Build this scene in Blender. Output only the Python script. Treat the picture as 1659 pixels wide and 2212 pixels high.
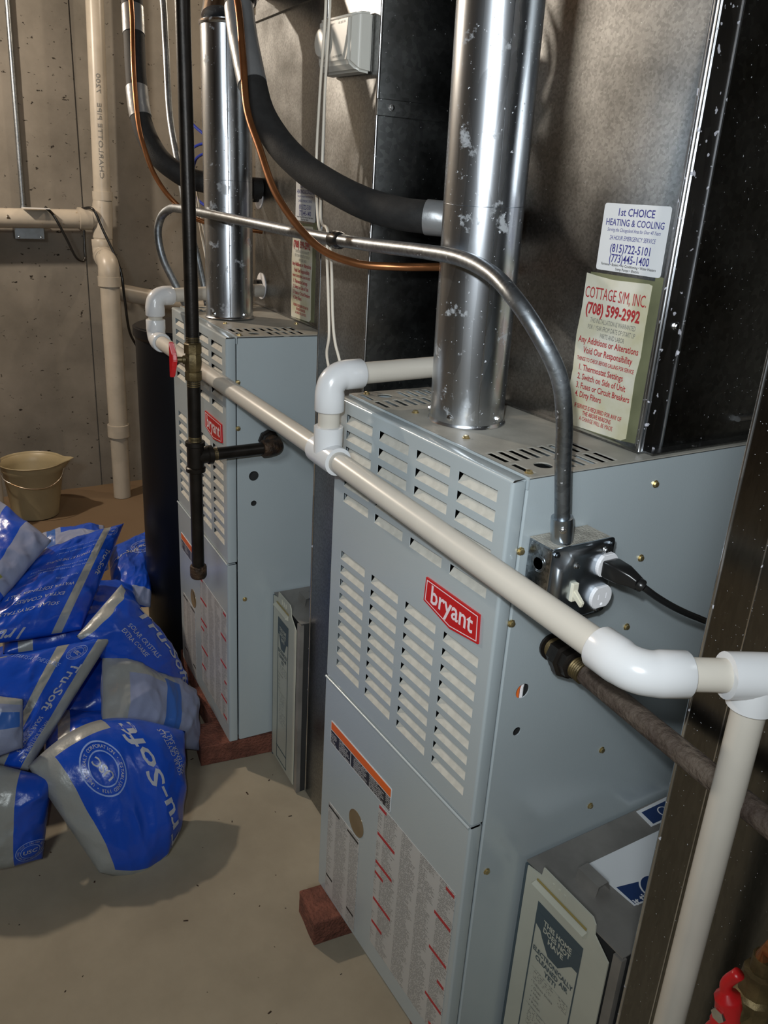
import bpy, bmesh, math, random
from mathutils import Vector, Matrix, noise
from mathutils.geometry import tessellate_polygon
for _o in list(bpy.data.objects): bpy.data.objects.remove(_o)
C = bpy.context.scene
COL = C.collection
random.seed(4)

# ------------------------------------------------------------------ camera, light, exposure
cam = bpy.data.cameras.new('camera'); co = bpy.data.objects.new('camera', cam); COL.objects.link(co)
cam.sensor_fit = 'VERTICAL'; cam.sensor_height = 36; cam.lens = 36*1785.6/2212; cam.clip_start = .02
co.matrix_world = Matrix(((.516693, -.338083, .786593, .7057), (.854187, .141058, -.500466, -.6281), (.058244, .930485, .36167, 1.3861), (0, 0, 0, 1)))
C.camera = co
C.view_settings.view_transform = 'Standard'
C.view_settings.look = 'None'
C.view_settings.gamma = 1
C.view_settings.use_curve_mapping = False
C.view_settings.exposure = 0.0

world = bpy.data.worlds.new('basement_air'); C.world = world; world.use_nodes = True
world.node_tree.nodes['Background'].inputs[0].default_value = (.9, .85, .8, 1)
world.node_tree.nodes['Background'].inputs[1].default_value = 0.02

def light(name, kind, loc, power, color, size=.05, rot=None):
    l = bpy.data.lights.new(name, kind); l.energy = power; l.color = color
    if kind == 'AREA': l.size = size
    else: l.shadow_soft_size = size
    o = bpy.data.objects.new(name, l); COL.objects.link(o); o.location = loc
    if rot: o.rotation_euler = rot
    return o
fl_ = light('camera_flash', 'SPOT', (.685, -.665, 1.46), 38, (.90, .96, 1.0), .012)
fl_.data.spot_size = math.radians(100); fl_.data.spot_blend = 1.0
fl_.rotation_euler = (Vector((-.50, .20, 1.26))-Vector(fl_.location)).to_track_quat('-Z', 'Y').to_euler()
light('bulb_light', 'POINT', (-2.36, -.90, 2.08), 88, (1.0, .86, .70), .035)
light('bulb_light', 'POINT', (-2.3, 1.25, 2.25), 22, (1.0, .84, .64), .03)
light('fill_light', 'AREA', (1.5, -1.7, 2.3), 30, (.90, .97, 1.0), .55, (.55, .45, 0))  # soft fill added from the right for the side faces, no fixture known

# ------------------------------------------------------------------ materials
def mat(name, col, rough=.5, metal=0, nscale=0, namt=.0, bump=0, bscale=60, spec=.5, coat=0, aniso=0, stretch=None, col2=None, ramp=(.4, .6), specks=None, detail=6, rvar=0):
    m = bpy.data.materials.new(name); m.use_nodes = True
    nt = m.node_tree; b = nt.nodes['Principled BSDF']; L = nt.links.new
    b.inputs['Base Color'].default_value = (*col, 1); b.inputs['Roughness'].default_value = rough
    b.inputs['Metallic'].default_value = metal; b.inputs['Specular IOR Level'].default_value = spec
    b.inputs['Coat Weight'].default_value = coat
    tc = nt.nodes.new('ShaderNodeTexCoord'); mp = nt.nodes.new('ShaderNodeMapping'); L(tc.outputs['Object'], mp.inputs[0])
    if stretch: mp.inputs['Scale'].default_value = stretch
    out = None
    if nscale:
        n = nt.nodes.new('ShaderNodeTexNoise'); n.inputs['Scale'].default_value = nscale; n.inputs['Detail'].default_value = detail
        L(mp.outputs[0], n.inputs['Vector'])
        r = nt.nodes.new('ShaderNodeValToRGB'); r.color_ramp.elements[0].position = ramp[0]; r.color_ramp.elements[1].position = ramp[1]
        c2 = col2 or tuple(c*(1-namt) for c in col)
        r.color_ramp.elements[0].color = (*c2, 1); r.color_ramp.elements[1].color = (*col, 1)
        L(n.outputs['Fac'], r.inputs[0]); out = r.outputs[0]
        if rvar:
            mr = nt.nodes.new('ShaderNodeMapRange'); mr.inputs[1].default_value = .3; mr.inputs[2].default_value = .7
            mr.inputs[3].default_value = max(.02, rough-rvar); mr.inputs[4].default_value = rough+rvar
            L(n.outputs['Fac'], mr.inputs[0]); L(mr.outputs[0], b.inputs['Roughness'])
    if specks:  # (scale, threshold, colour): scratches, pits, paint drops
        sc, th, sc_col = specks
        n2 = nt.nodes.new('ShaderNodeTexNoise'); n2.inputs['Scale'].default_value = sc; n2.inputs['Detail'].default_value = 3
        L(mp.outputs[0], n2.inputs['Vector'])
        r2 = nt.nodes.new('ShaderNodeValToRGB'); r2.color_ramp.elements[0].position = th; r2.color_ramp.elements[1].position = th+.025
        r2.color_ramp.elements[0].color = (0, 0, 0, 1); r2.color_ramp.elements[1].color = (1, 1, 1, 1)
        L(n2.outputs['Fac'], r2.inputs[0])
        mx = nt.nodes.new('ShaderNodeMixRGB'); mx.inputs[2].default_value = (*sc_col, 1)
        if out: L(out, mx.inputs[1])
        else: mx.inputs[1].default_value = (*col, 1)
        L(r2.outputs[0], mx.inputs[0]); out = mx.outputs[0]
        if metal > .5:
            inv = nt.nodes.new('ShaderNodeMath'); inv.operation = 'SUBTRACT'; inv.inputs[0].default_value = metal
            L(r2.outputs[0], inv.inputs[1]); inv.use_clamp = True; L(inv.outputs[0], b.inputs['Metallic'])
    if out: L(out, b.inputs['Base Color'])
    if bump:
        n3 = nt.nodes.new('ShaderNodeTexNoise'); n3.inputs['Scale'].default_value = bscale; n3.inputs['Detail'].default_value = 5
        L(mp.outputs[0], n3.inputs['Vector'])
        bp = nt.nodes.new('ShaderNodeBump'); bp.inputs['Strength'].default_value = bump; bp.inputs['Distance'].default_value = .01
        L(n3.outputs['Fac'], bp.inputs['Height']); L(bp.outputs[0], b.inputs['Normal'])
    return m

def galvanized(name, col, rough, spangle=90, stretch=(1, 1, 1), dust=None, amt=.25, dust2=None):
    m = bpy.data.materials.new(name); m.use_nodes = True
    nt = m.node_tree; b = nt.nodes['Principled BSDF']; L = nt.links.new
    b.inputs['Metallic'].default_value = 1; b.inputs['Roughness'].default_value = rough
    tc = nt.nodes.new('ShaderNodeTexCoord'); mp = nt.nodes.new('ShaderNodeMapping'); mp.inputs['Scale'].default_value = stretch
    L(tc.outputs['Object'], mp.inputs[0])
    v = nt.nodes.new('ShaderNodeTexVoronoi'); v.inputs['Scale'].default_value = spangle; L(mp.outputs[0], v.inputs['Vector'])
    n = nt.nodes.new('ShaderNodeTexNoise'); n.inputs['Scale'].default_value = 7; n.inputs['Detail'].default_value = 7; L(mp.outputs[0], n.inputs['Vector'])
    s = nt.nodes.new('ShaderNodeSeparateColor'); L(v.outputs['Color'], s.inputs[0])
    mr = nt.nodes.new('ShaderNodeMapRange'); mr.inputs[3].default_value = 1-amt; mr.inputs[4].default_value = 1+amt*.4; L(s.outputs[0], mr.inputs[0])
    mn = nt.nodes.new('ShaderNodeMapRange'); mn.inputs[1].default_value = .3; mn.inputs[2].default_value = .7; mn.inputs[3].default_value = .75; mn.inputs[4].default_value = 1.1; L(n.outputs['Fac'], mn.inputs[0])
    mm = nt.nodes.new('ShaderNodeMath'); mm.operation = 'MULTIPLY'; L(mr.outputs[0], mm.inputs[0]); L(mn.outputs[0], mm.inputs[1])
    vm = nt.nodes.new('ShaderNodeVectorMath'); vm.operation = 'SCALE'; vm.inputs[0].default_value = col; L(mm.outputs[0], vm.inputs[3])
    outc = vm.outputs[0]
    if dust:
        sc, th, dc = dust
        n2 = nt.nodes.new('ShaderNodeTexNoise'); n2.inputs['Scale'].default_value = sc; n2.inputs['Detail'].default_value = 2; L(tc.outputs['Object'], n2.inputs['Vector'])
        r2 = nt.nodes.new('ShaderNodeMapRange'); r2.inputs[1].default_value = th; r2.inputs[2].default_value = th+.03; L(n2.outputs['Fac'], r2.inputs[0])
        mx = nt.nodes.new('ShaderNodeMixRGB'); mx.inputs[2].default_value = (*dc, 1); L(outc, mx.inputs[1]); L(r2.outputs[0], mx.inputs[0]); outc = mx.outputs[0]
        sb = nt.nodes.new('ShaderNodeMath'); sb.operation = 'SUBTRACT'; sb.inputs[0].default_value = 1; L(r2.outputs[0], sb.inputs[1]); L(sb.outputs[0], b.inputs['Metallic'])
    if dust2:
        sc, th, dc = dust2
        n4 = nt.nodes.new('ShaderNodeTexNoise'); n4.inputs['Scale'].default_value = sc; n4.inputs['Detail'].default_value = 6; n4.inputs['Roughness'].default_value = .65; L(tc.outputs['Object'], n4.inputs['Vector'])
        r4 = nt.nodes.new('ShaderNodeMapRange'); r4.inputs[1].default_value = th; r4.inputs[2].default_value = th+.05; r4.inputs[4].default_value = .8; L(n4.outputs['Fac'], r4.inputs[0])
        mx4 = nt.nodes.new('ShaderNodeMixRGB'); mx4.inputs[2].default_value = (*dc, 1); L(outc, mx4.inputs[1]); L(r4.outputs[0], mx4.inputs[0]); outc = mx4.outputs[0]
        s4 = nt.nodes.new('ShaderNodeMath'); s4.operation = 'SUBTRACT'; s4.use_clamp = True; L(sb.outputs[0], s4.inputs[0]); L(r4.outputs[0], s4.inputs[1]); L(s4.outputs[0], b.inputs['Metallic'])
    L(outc, b.inputs['Base Color'])
    mr2 = nt.nodes.new('ShaderNodeMapRange'); mr2.inputs[1].default_value = .3; mr2.inputs[2].default_value = .7; mr2.inputs[3].default_value = rough*.75; mr2.inputs[4].default_value = rough*1.3
    L(n.outputs['Fac'], mr2.inputs[0]); L(mr2.outputs[0], b.inputs['Roughness'])
    bp = nt.nodes.new('ShaderNodeBump'); bp.inputs['Strength'].default_value = .04; bp.inputs['Distance'].default_value = .002
    L(s.outputs[1], bp.inputs['Height']); L(bp.outputs[0], b.inputs['Normal'])
    return m

def print_lines(name, paper, ink, pitch, xs, density=.47):
    """small unreadable print: rows of word-like dashes"""
    m = bpy.data.materials.new(name); m.use_nodes = True
    nt = m.node_tree; b = nt.nodes['Principled BSDF']; L = nt.links.new
    b.inputs['Roughness'].default_value = .35
    tc = nt.nodes.new('ShaderNodeTexCoord'); sp = nt.nodes.new('ShaderNodeSeparateXYZ'); L(tc.outputs['Object'], sp.inputs[0])
    def M(op, a, bb=None):
        n = nt.nodes.new('ShaderNodeMath'); n.operation = op
        for i, q in ((0, a), (1, bb)):
            if q is None: continue
            if isinstance(q, (int, float)): n.inputs[i].default_value = q
            else: L(q, n.inputs[i])
        return n.outputs[0]
    row = M('MULTIPLY', sp.outputs[2], 1/pitch)
    fr = M('FRACT', row); fl = M('FLOOR', row)
    inrow = M('LESS_THAN', fr, .55)
    cb = nt.nodes.new('ShaderNodeCombineXYZ'); L(M('MULTIPLY', sp.outputs[0], xs), cb.inputs[0]); L(M('MULTIPLY', fl, 3.7), cb.inputs[1])
    n = nt.nodes.new('ShaderNodeTexNoise'); n.inputs['Scale'].default_value = 1; n.inputs['Detail'].default_value = 1; L(cb.outputs[0], n.inputs['Vector'])
    word = M('GREATER_THAN', n.outputs['Fac'], density)
    # ragged columns: each row of a column ends at its own length, some rows stay blank
    col = M('MULTIPLY', sp.outputs[0], 1/.0545)
    wn = nt.nodes.new('ShaderNodeTexWhiteNoise'); wn.noise_dimensions = '2D'
    cc = nt.nodes.new('ShaderNodeCombineXYZ'); L(M('FLOOR', col), cc.inputs[0]); L(fl, cc.inputs[1]); L(cc.outputs[0], wn.inputs['Vector'])
    blk = nt.nodes.new('ShaderNodeTexWhiteNoise'); blk.noise_dimensions = '2D'
    c3 = nt.nodes.new('ShaderNodeCombineXYZ'); L(M('FLOOR', col), c3.inputs[0]); L(M('FLOOR', M('MULTIPLY', fl, .17)), c3.inputs[1]); L(c3.outputs[0], blk.inputs['Vector'])
    lim = M('ADD', M('MULTIPLY', M('POWER', wn.outputs['Value'], .35), .38), M('MULTIPLY', M('POWER', blk.outputs['Value'], .4), .58))
    para = M('LESS_THAN', M('ADD', M('FRACT', col), .04), lim)
    f = M('MULTIPLY', M('MULTIPLY', inrow, word), para)
    mx = nt.nodes.new('ShaderNodeMixRGB'); mx.inputs[1].default_value = (*paper, 1); mx.inputs[2].default_value = (*ink, 1); L(f, mx.inputs[0])
    L(mx.outputs[0], b.inputs['Base Color'])
    return m

M = {}
M['paint'] = mat('grey_enamel', (.44, .50, .525), .24, .1, 3, .06, .03, 300, spec=.9, ramp=(.3, .7), rvar=.05)
M['paint_top'] = mat('dusty_grey_enamel', (.38, .365, .32), .5, 0, 14, .2, .05, 300)
M['dust'] = mat('dusty_blade', (.52, .505, .45), .75, 0, 60, .15)
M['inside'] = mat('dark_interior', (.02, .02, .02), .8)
M['galv'] = galvanized('galvanized_sheet', (.31, .315, .315), .33, 300, dust=(400, .74, (.6, .6, .6)))
M['galv_dark'] = galvanized('dark_galvanized_sheet', (.34, .35, .35), .26, 120, dust=(300, .735, (.65, .67, .7)))
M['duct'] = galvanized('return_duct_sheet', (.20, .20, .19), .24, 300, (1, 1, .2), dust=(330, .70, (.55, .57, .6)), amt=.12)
M['flue'] = galvanized('vent_pipe_metal', (.62, .65, .69), .25, 60, (1, 1, .12), dust=(230, .70, (.55, .58, .62)), dust2=(20, .60, (.40, .42, .44)))
M['cleat'] = galvanized('seam_metal', (.75, .77, .80), .22, 70, (1, 1, .3), dust=(90, .66, (.5, .5, .55)))
M['emt'] = galvanized('conduit_metal', (.33, .36, .39), .40, 200, (1, 1, 1), dust=(160, .70, (.35, .35, .35)))
M['box'] = galvanized('outlet_box_metal', (.36, .39, .42), .25, 220, dust=(120, .68, (.6, .58, .54)), amt=.5)
M['cover'] = mat('polished_cover_metal', (.50, .55, .60), .30, 1, 40, .15)
M['pvc'] = mat('yellowed_pvc', (.57, .535, .47), .32, 0, 9, .07, specks=(60, .74, (.25, .2, .15)))
M['pvc_white'] = mat('white_pvc_fitting', (.66, .67, .68), .22, 0, 20, .03)
M['pvc_old'] = mat('beige_drain_pvc', (.45, .41, .345), .35, 0, 14, .12, specks=(40, .72, (.3, .24, .17)))
M['iron'] = mat('black_iron', (.022, .018, .015), .36, .5, 30, .4, .04, 300)
M['rust'] = mat('rusty_iron', (.075, .042, .022), .6, .3, 40, .5, .5, 150, col2=(.02, .012, .008))
M['dusty_iron'] = mat('dusty_rusty_iron', (.12, .092, .07), .75, .1, 22, .5, .6, 120, col2=(.05, .033, .025), ramp=(.35, .62))
M['brass'] = mat('aged_brass', (.17, .125, .055), .5, .6, 30, .5, .15, 90)
M['screw'] = mat('brass_screw', (.62, .50, .26), .3, .9)
M['steel'] = mat('bright_screw', (.75, .75, .75), .2, 1)
M['copper'] = mat('copper', (.50, .21, .085), .36, .85, 12, .35)
M['foam'] = mat('black_foam', (.016, .016, .016), .75, 0, 80, .3, .10, 400, specks=(22, .72, (.06, .05, .035)))
M['tape'] = mat('grey_duct_tape', (.30, .31, .32), .38, .5, 10, .2, .12, 40)
M['black_tape'] = mat('black_vinyl_tape', (.012, .012, .012), .22)
M['cord'] = mat('black_cord', (.012, .012, .012), .28)
M['white_wire'] = mat('white_wire', (.72, .66, .56), .45)
M['blue_wire'] = mat('blue_wire', (.01, .03, .30), .4)
M['tank'] = mat('black_tank_plastic', (.0035, .004, .006), .42, spec=.35)
M['brick'] = mat('red_brick', (.20, .070, .045), .9, 0, 30, .35, .8, 140, specks=(90, .7, (.10, .03, .02)))
M['bucket'] = mat('beige_bucket_plastic', (.36, .30, .18), .4, 0, 8, .1)
M['plate_white'] = mat('white_plastic', (.80, .80, .82), .25)
M['ivory'] = mat('ivory_plastic', (.72, .69, .56), .3)
M['stat'] = mat('warm_white_plastic', (.56, .55, .50), .35)
M['stat_text'] = mat('grey_print', (.16, .16, .15), .5)
M['redh'] = mat('red_handle_coating', (.55, .012, .015), .35, 0, 40, .15)
M['badge'] = mat('red_badge', (.50, .008, .010), .25)
M['badge_white'] = mat('pinkish_white_print', (.80, .68, .72), .3)
M['orange'] = mat('orange_print', (.75, .14, .02), .35)
M['labelblack'] = print_lines('black_warning_print', (.03, .03, .035), (.40, .40, .40), .0038, 420, .42)
M['labelbig'] = print_lines('instruction_print', (.47, .47, .46), (.20, .20, .20), .0034, 480, .45)
M['red_print'] = mat('red_print', (.40, .03, .035), .5)
M['black_print'] = mat('black_print', (.02, .02, .02), .5)
M['white_print'] = mat('white_print', (.72, .72, .74), .4)
M['sticker'] = mat('white_sticker', (.70, .72, .74), .4, 0, 6, .05)
M['old_sticker'] = mat('yellowed_sticker', (.66, .645, .56), .45, 0, 12, .2, col2=(.50, .47, .30), ramp=(.35, .6))
M['glue'] = mat('dried_glue', (.22, .23, .13), .5, .3, 12, .3)
M['blue_print'] = mat('navy_print', (.03, .03, .22), .5)
M['navy'] = mat('navy_flyer_print', (.012, .035, .12), .5)
M['slate'] = mat('slate_print', (.06, .085, .10), .5)
M['filter'] = mat('cream_sheet_metal', (.50, .50, .42), .42, 0, 8, .08)
M['amber'] = mat('amber_plastic', (.30, .23, .07), .3)
M['sight'] = mat('sight_glass', (.22, .16, .09), .15, .2)
M['bag_blue'] = mat('blue_bag_film', (.010, .080, .56), .25, 0, 4, .2, .35, 16, spec=.6, ramp=(.3, .7))
M['bag_light'] = mat('pale_lavender_bag_film', (.26, .30, .45), .36, 0, 4, .1, .35, 16)
M['bag_mid'] = mat('mid_blue_bag_film', (.035, .13, .46), .32, 0, 4, .1, .2, 18)
M['bag_silver'] = mat('silver_bag_film', (.34, .355, .345), .33, .1, 5, .12, .4, 20)
M['bag_print'] = mat('silver_bag_print', (.42, .44, .50), .35)
M['bag_thin'] = mat('pale_blue_bag_print', (.25, .36, .70), .4)
M['bag_green'] = mat('olive_bag_print', (.22, .25, .08), .5)

# concrete with air pits and stains
def concrete(name, col, col2, pit=(.03, .025, .02), pitth=.655, stain=None):
    m = bpy.data.materials.new(name); m.use_nodes = True
    nt = m.node_tree; b = nt.nodes['Principled BSDF']; L = nt.links.new
    b.inputs['Roughness'].default_value = .85; b.inputs['Specular IOR Level'].default_value = .25
    tc = nt.nodes.new('ShaderNodeTexCoord')
    n = nt.nodes.new('ShaderNodeTexNoise'); n.inputs['Scale'].default_value = 2.2; n.inputs['Detail'].default_value = 9; n.inputs['Roughness'].default_value = .62; L(tc.outputs['Object'], n.inputs['Vector'])
    r = nt.nodes.new('ShaderNodeValToRGB'); r.color_ramp.elements[0].position = .36; r.color_ramp.elements[1].position = .64
    r.color_ramp.elements[0].color = (*col2, 1); r.color_ramp.elements[1].color = (*col, 1); L(n.outputs['Fac'], r.inputs[0])
    mp = nt.nodes.new('ShaderNodeMapping'); mp.inputs['Scale'].default_value = (1, .75, 1.3); L(tc.outputs['Object'], mp.inputs[0])
    n2 = nt.nodes.new('ShaderNodeTexNoise'); n2.inputs['Scale'].default_value = 42; n2.inputs['Detail'].default_value = 4; n2.inputs['Roughness'].default_value = .6; L(mp.outputs[0], n2.inputs['Vector'])
    r2 = nt.nodes.new('ShaderNodeMapRange'); r2.inputs[1].default_value = pitth; r2.inputs[2].default_value = pitth+.03; L(n2.outputs['Fac'], r2.inputs[0])
    mx = nt.nodes.new('ShaderNodeMixRGB'); mx.inputs[2].default_value = (*pit, 1); L(r.outputs[0], mx.inputs[1]); L(r2.outputs[0], mx.inputs[0])
    out = mx.outputs[0]
    if stain:
        x0, sc = stain  # brown stained slab near the wall
        sp = nt.nodes.new('ShaderNodeSeparateXYZ'); L(tc.outputs['Object'], sp.inputs[0])
        n4 = nt.nodes.new('ShaderNodeTexNoise'); n4.inputs['Scale'].default_value = 5; n4.inputs['Detail'].default_value = 5; L(tc.outputs['Object'], n4.inputs['Vector'])
        ad = nt.nodes.new('ShaderNodeMath'); ad.operation = 'MULTIPLY_ADD'; L(n4.outputs['Fac'], ad.inputs[0]); ad.inputs[1].default_value = 1.2; L(sp.outputs[0], ad.inputs[2])
        mr = nt.nodes.new('ShaderNodeMapRange'); mr.inputs[1].default_value = x0; mr.inputs[2].default_value = x0+.3; mr.inputs[3].default_value = .85; mr.inputs[4].default_value = 0; L(ad.outputs[0], mr.inputs[0])
        m2 = nt.nodes.new('ShaderNodeMixRGB'); m2.inputs[2].default_value = (*sc, 1); L(out, m2.inputs[1]); L(mr.outputs[0], m2.inputs[0]); out = m2.outputs[0]
    L(out, b.inputs['Base Color'])
    h = nt.nodes.new('ShaderNodeMath'); h.operation = 'SUBTRACT'; L(n.outputs['Fac'], h.inputs[0]); L(r2.outputs[0], h.inputs[1])
    bp = nt.nodes.new('ShaderNodeBump'); bp.inputs['Strength'].default_value = .5; bp.inputs['Distance'].default_value = .006
    L(h.outputs[0], bp.inputs['Height']); L(bp.outputs[0], b.inputs['Normal'])
    return m
M['wall'] = concrete('poured_concrete_wall', (.235, .215, .185), (.14, .128, .108))
M['wallpatch'] = M['wall']
M['floor'] = concrete('concrete_floor', (.36, .315, .235), (.26, .225, .165), (.12, .09, .06), .735, stain=(-1.45, (.13, .080, .042)))
M['wood'] = mat('joist_wood', (.32, .20, .10), .7, 0, 20, .4, .2, 60, stretch=(.2, 1, 1))
M['cab_top'] = mat('dusty_cabinet_metal', (.27, .255, .235), .45, .35, 12, .25)
M['box_dust'] = mat('dust_layer', (.40, .38, .33), .85, 0, 60, .3, .4, 300)
M['bulb'] = mat('bulb_porcelain', (.7, .7, .68), .3)

# ------------------------------------------------------------------ builders
def obj(name, verts, faces, m, parent=None, smooth=False, midx=None):
    me = bpy.data.meshes.new(name); me.from_pydata([tuple(v) for v in verts], [], [tuple(f) for f in faces])
    for q in (m if isinstance(m, list) else [m]): me.materials.append(q)
    if midx: me.polygons.foreach_set('material_index', midx)
    if smooth: me.polygons.foreach_set('use_smooth', [True]*len(me.polygons))
    me.update()
    o = bpy.data.objects.new(name, me); COL.objects.link(o)
    if parent: o.parent = parent
    return o
def from_bm(name, bm, m, parent=None, smooth=False):
    me = bpy.data.meshes.new(name)
    bmesh.ops.recalc_face_normals(bm, faces=bm.faces[:])
    bm.to_mesh(me); bm.free()
    for q in (m if isinstance(m, list) else [m]): me.materials.append(q)
    if smooth: me.polygons.foreach_set('use_smooth', [True]*len(me.polygons))
    o = bpy.data.objects.new(name, me); COL.objects.link(o)
    if parent: o.parent = parent
    return o
def thing(name, label, cat, loc=(0, 0, 0), rz=0, group=None):
    o = bpy.data.objects.new(name, None); COL.objects.link(o); o.location = loc; o.rotation_euler = (0, 0, rz)
    o.empty_display_size = .05; o['label'] = label; o['category'] = cat
    if group: o['group'] = group
    return o
def tag(o, label, cat, group=None):
    o['label'] = label; o['category'] = cat
    if group: o['group'] = group
    return o
def box(name, x0, x1, y0, y1, z0, z1, m, parent=None, bev=0, seg=2):
    bm = bmesh.new()
    r = bmesh.ops.create_cube(bm, size=1)
    for v in bm.verts: v.co = Vector(((x0+x1)/2+v.co.x*(x1-x0), (y0+y1)/2+v.co.y*(y1-y0), (z0+z1)/2+v.co.z*(z1-z0)))
    if bev: bmesh.ops.bevel(bm, geom=bm.edges[:], offset=bev, segments=seg, affect='EDGES', profile=.6)
    return from_bm(name, bm, m, parent, False)
def catmull(pts, n=8):
    P = [Vector(p) for p in pts]
    if len(P) < 3: return P
    P = [P[0]*2-P[1]] + P + [P[-1]*2-P[-2]]; out = []
    for i in range(1, len(P)-2):
        a, b, c, d = P[i-1:i+3]
        for k in range(n):
            t = k/n
            out.append(.5*((2*b)+(c-a)*t+(2*a-5*b+4*c-d)*t*t+(3*b-a-3*c+d)*t**3))
    out.append(P[-2]); return out
def tube_geo(P, R, seg=20, cap=True, squash=None):
    P = [Vector(p) for p in P]
    if not isinstance(R, (list, tuple)): R = [R]*len(P)
    V, Fc = [], []
    t = [(P[min(i+1, len(P)-1)]-P[max(i-1, 0)]) for i in range(len(P))]
    for i in range(len(t)):
        if t[i].length < 1e-9: t[i] = t[i-1].copy() if i else P[-1]-P[0]
        t[i].normalize()
    up = Vector((0, 0, 1)) if abs(t[0].z) < .9 else Vector((1, 0, 0))
    nrm = t[0].cross(up).normalized()
    for i, p in enumerate(P):
        if i:
            nrm = (nrm - t[i]*nrm.dot(t[i])).normalized()
        b = t[i].cross(nrm)
        for k in range(seg):
            a = 2*math.pi*k/seg
            V.append(p + (nrm*math.cos(a)+b*math.sin(a))*R[i])
    for i in range(len(P)-1):
        for k in range(seg):
            k2 = (k+1) % seg
            Fc.append((i*seg+k, (i+1)*seg+k, (i+1)*seg+k2, i*seg+k2))
    if cap:
        Fc.append(tuple(range(seg))); Fc.append(tuple(range((len(P)-1)*seg+seg-1, (len(P)-1)*seg-1, -1)))
    return V, Fc
def smooth_by_angle(o, ang=.7):
    me = o.data
    me.polygons.foreach_set('use_smooth', [True]*len(me.polygons))
    bm = bmesh.new(); bm.from_mesh(me)
    for e in bm.edges:
        if len(e.link_faces) == 2 and e.calc_face_angle(0) > ang: e.smooth = False
    bm.to_mesh(me); bm.free()
def tube(name, P, R, m, parent=None, seg=20, cap=True):
    V, Fc = tube_geo(P, R, seg, cap); o = obj(name, V, Fc, m, parent); smooth_by_angle(o); return o
def lathe(name, p0, p1, prof, m, parent=None, seg=28):
    """prof: (distance from p0 along axis, radius)"""
    p0 = Vector(p0); d = (Vector(p1)-p0).normalized()
    P = [p0+d*t for t, r in prof]
    up = Vector((0, 0, 1)) if abs(d.z) < .9 else Vector((1, 0, 0))
    n = d.cross(up).normalized(); b = d.cross(n); V, Fc = [], []
    for (t, r), p in zip(prof, P):
        for k in range(seg):
            a = 2*math.pi*k/seg; V.append(p+(n*math.cos(a)+b*math.sin(a))*max(r, 1e-5))
    for i in range(len(P)-1):
        for k in range(seg):
            k2 = (k+1) % seg; Fc.append((i*seg+k, (i+1)*seg+k, (i+1)*seg+k2, i*seg+k2))
    Fc.append(tuple(range(seg))); Fc.append(tuple(range(len(V)-1, len(V)-seg-1, -1)))
    o = obj(name, V, Fc, m, parent); smooth_by_angle(o, .5); return o
def arc(pc, pa, pb, rad, n=10):
    """rounded corner at pc between directions to pa and pb"""
    pc, pa, pb = Vector(pc), Vector(pa), Vector(pb)
    u = (pa-pc).normalized(); v = (pb-pc).normalized(); th = math.acos(max(-1, min(1, u.dot(v))))
    d = rad/math.tan(th/2); c = pc+(u+v).normalized()*(rad/math.sin(th/2))
    s = pc+u*d; e = pc+v*d; out = []
    for i in range(n+1):
        f = i/n; w0 = (s-c).angle(e-c); q = ((s-c)*math.sin((1-f)*w0)+(e-c)*math.sin(f*w0))/math.sin(w0)
        out.append(c+q)
    return out
def elbow(name, pc, pa, pb, r, m, parent, hub=.03, rad=None, wall=.006, seg=24):
    """pipe fitting: bend with a thicker hub at both mouths"""
    rad = rad or r*1.25; A = arc(pc, pa, pb, rad, 10)
    u = (Vector(pa)-Vector(pc)).normalized(); v = (Vector(pb)-Vector(pc)).normalized()
    rr = r+wall
    P = [A[0]+u*hub, A[0]+u*(hub-.0015), A[0]+u*.004, A[0]] + A[1:-1] + [A[-1], A[-1]+v*.004, A[-1]+v*(hub-.0015), A[-1]+v*hub]
    R = [rr-.001, rr, rr, rr-.0005] + [rr-.001]*(len(A)-2) + [rr-.0005, rr, rr, rr-.001]
    return tube(name, P, R, m, parent, seg)
def plate(name, loops, fn, th, m, parent=None):
    """flat sheet with real openings: loops[0] outline, rest holes; fn(a,b,depth)->xyz"""
    vl = [[Vector((a, b, 0)) for a, b in lp] for lp in loops]
    tris = tessellate_polygon(vl); flat = [q for lp in loops for q in lp]; n = len(flat)
    V = [fn(a, b, 0) for a, b in flat]+[fn(a, b, th) for a, b in flat]; Fc = []
    for t in tris: Fc.append(tuple(t)); Fc.append(tuple(i+n for i in reversed(t)))
    s = 0
    for lp in loops:
        k = len(lp)
        for i in range(k):
            j = (i+1) % k; Fc.append((s+i, s+j, s+j+n, s+i+n))
        s += k
    bm = bmesh.new(); bv = [bm.verts.new(v) for v in V]
    for f in Fc:
        try: bm.faces.new([bv[i] for i in f])
        except ValueError: pass
    return from_bm(name, bm, m, parent)
def rect(a0, a1, b0, b1): return [(a0, b0), (a1, b0), (a1, b1), (a0, b1)]
def rrect(a0, a1, b0, b1, r, n=4):
    out = []
    for cx, cy, s in ((a1-r, b0+r, -90), (a1-r, b1-r, 0), (a0+r, b1-r, 90), (a0+r, b0+r, 180)):
        for i in range(n+1):
            t = math.radians(s+90*i/n); out.append((cx+r*math.cos(t), cy+r*math.sin(t)))
    return out
def circ(cx, cy, r, n=20): return [(cx+r*math.cos(2*math.pi*i/n), cy+r*math.sin(2*math.pi*i/n)) for i in range(n)]

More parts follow.
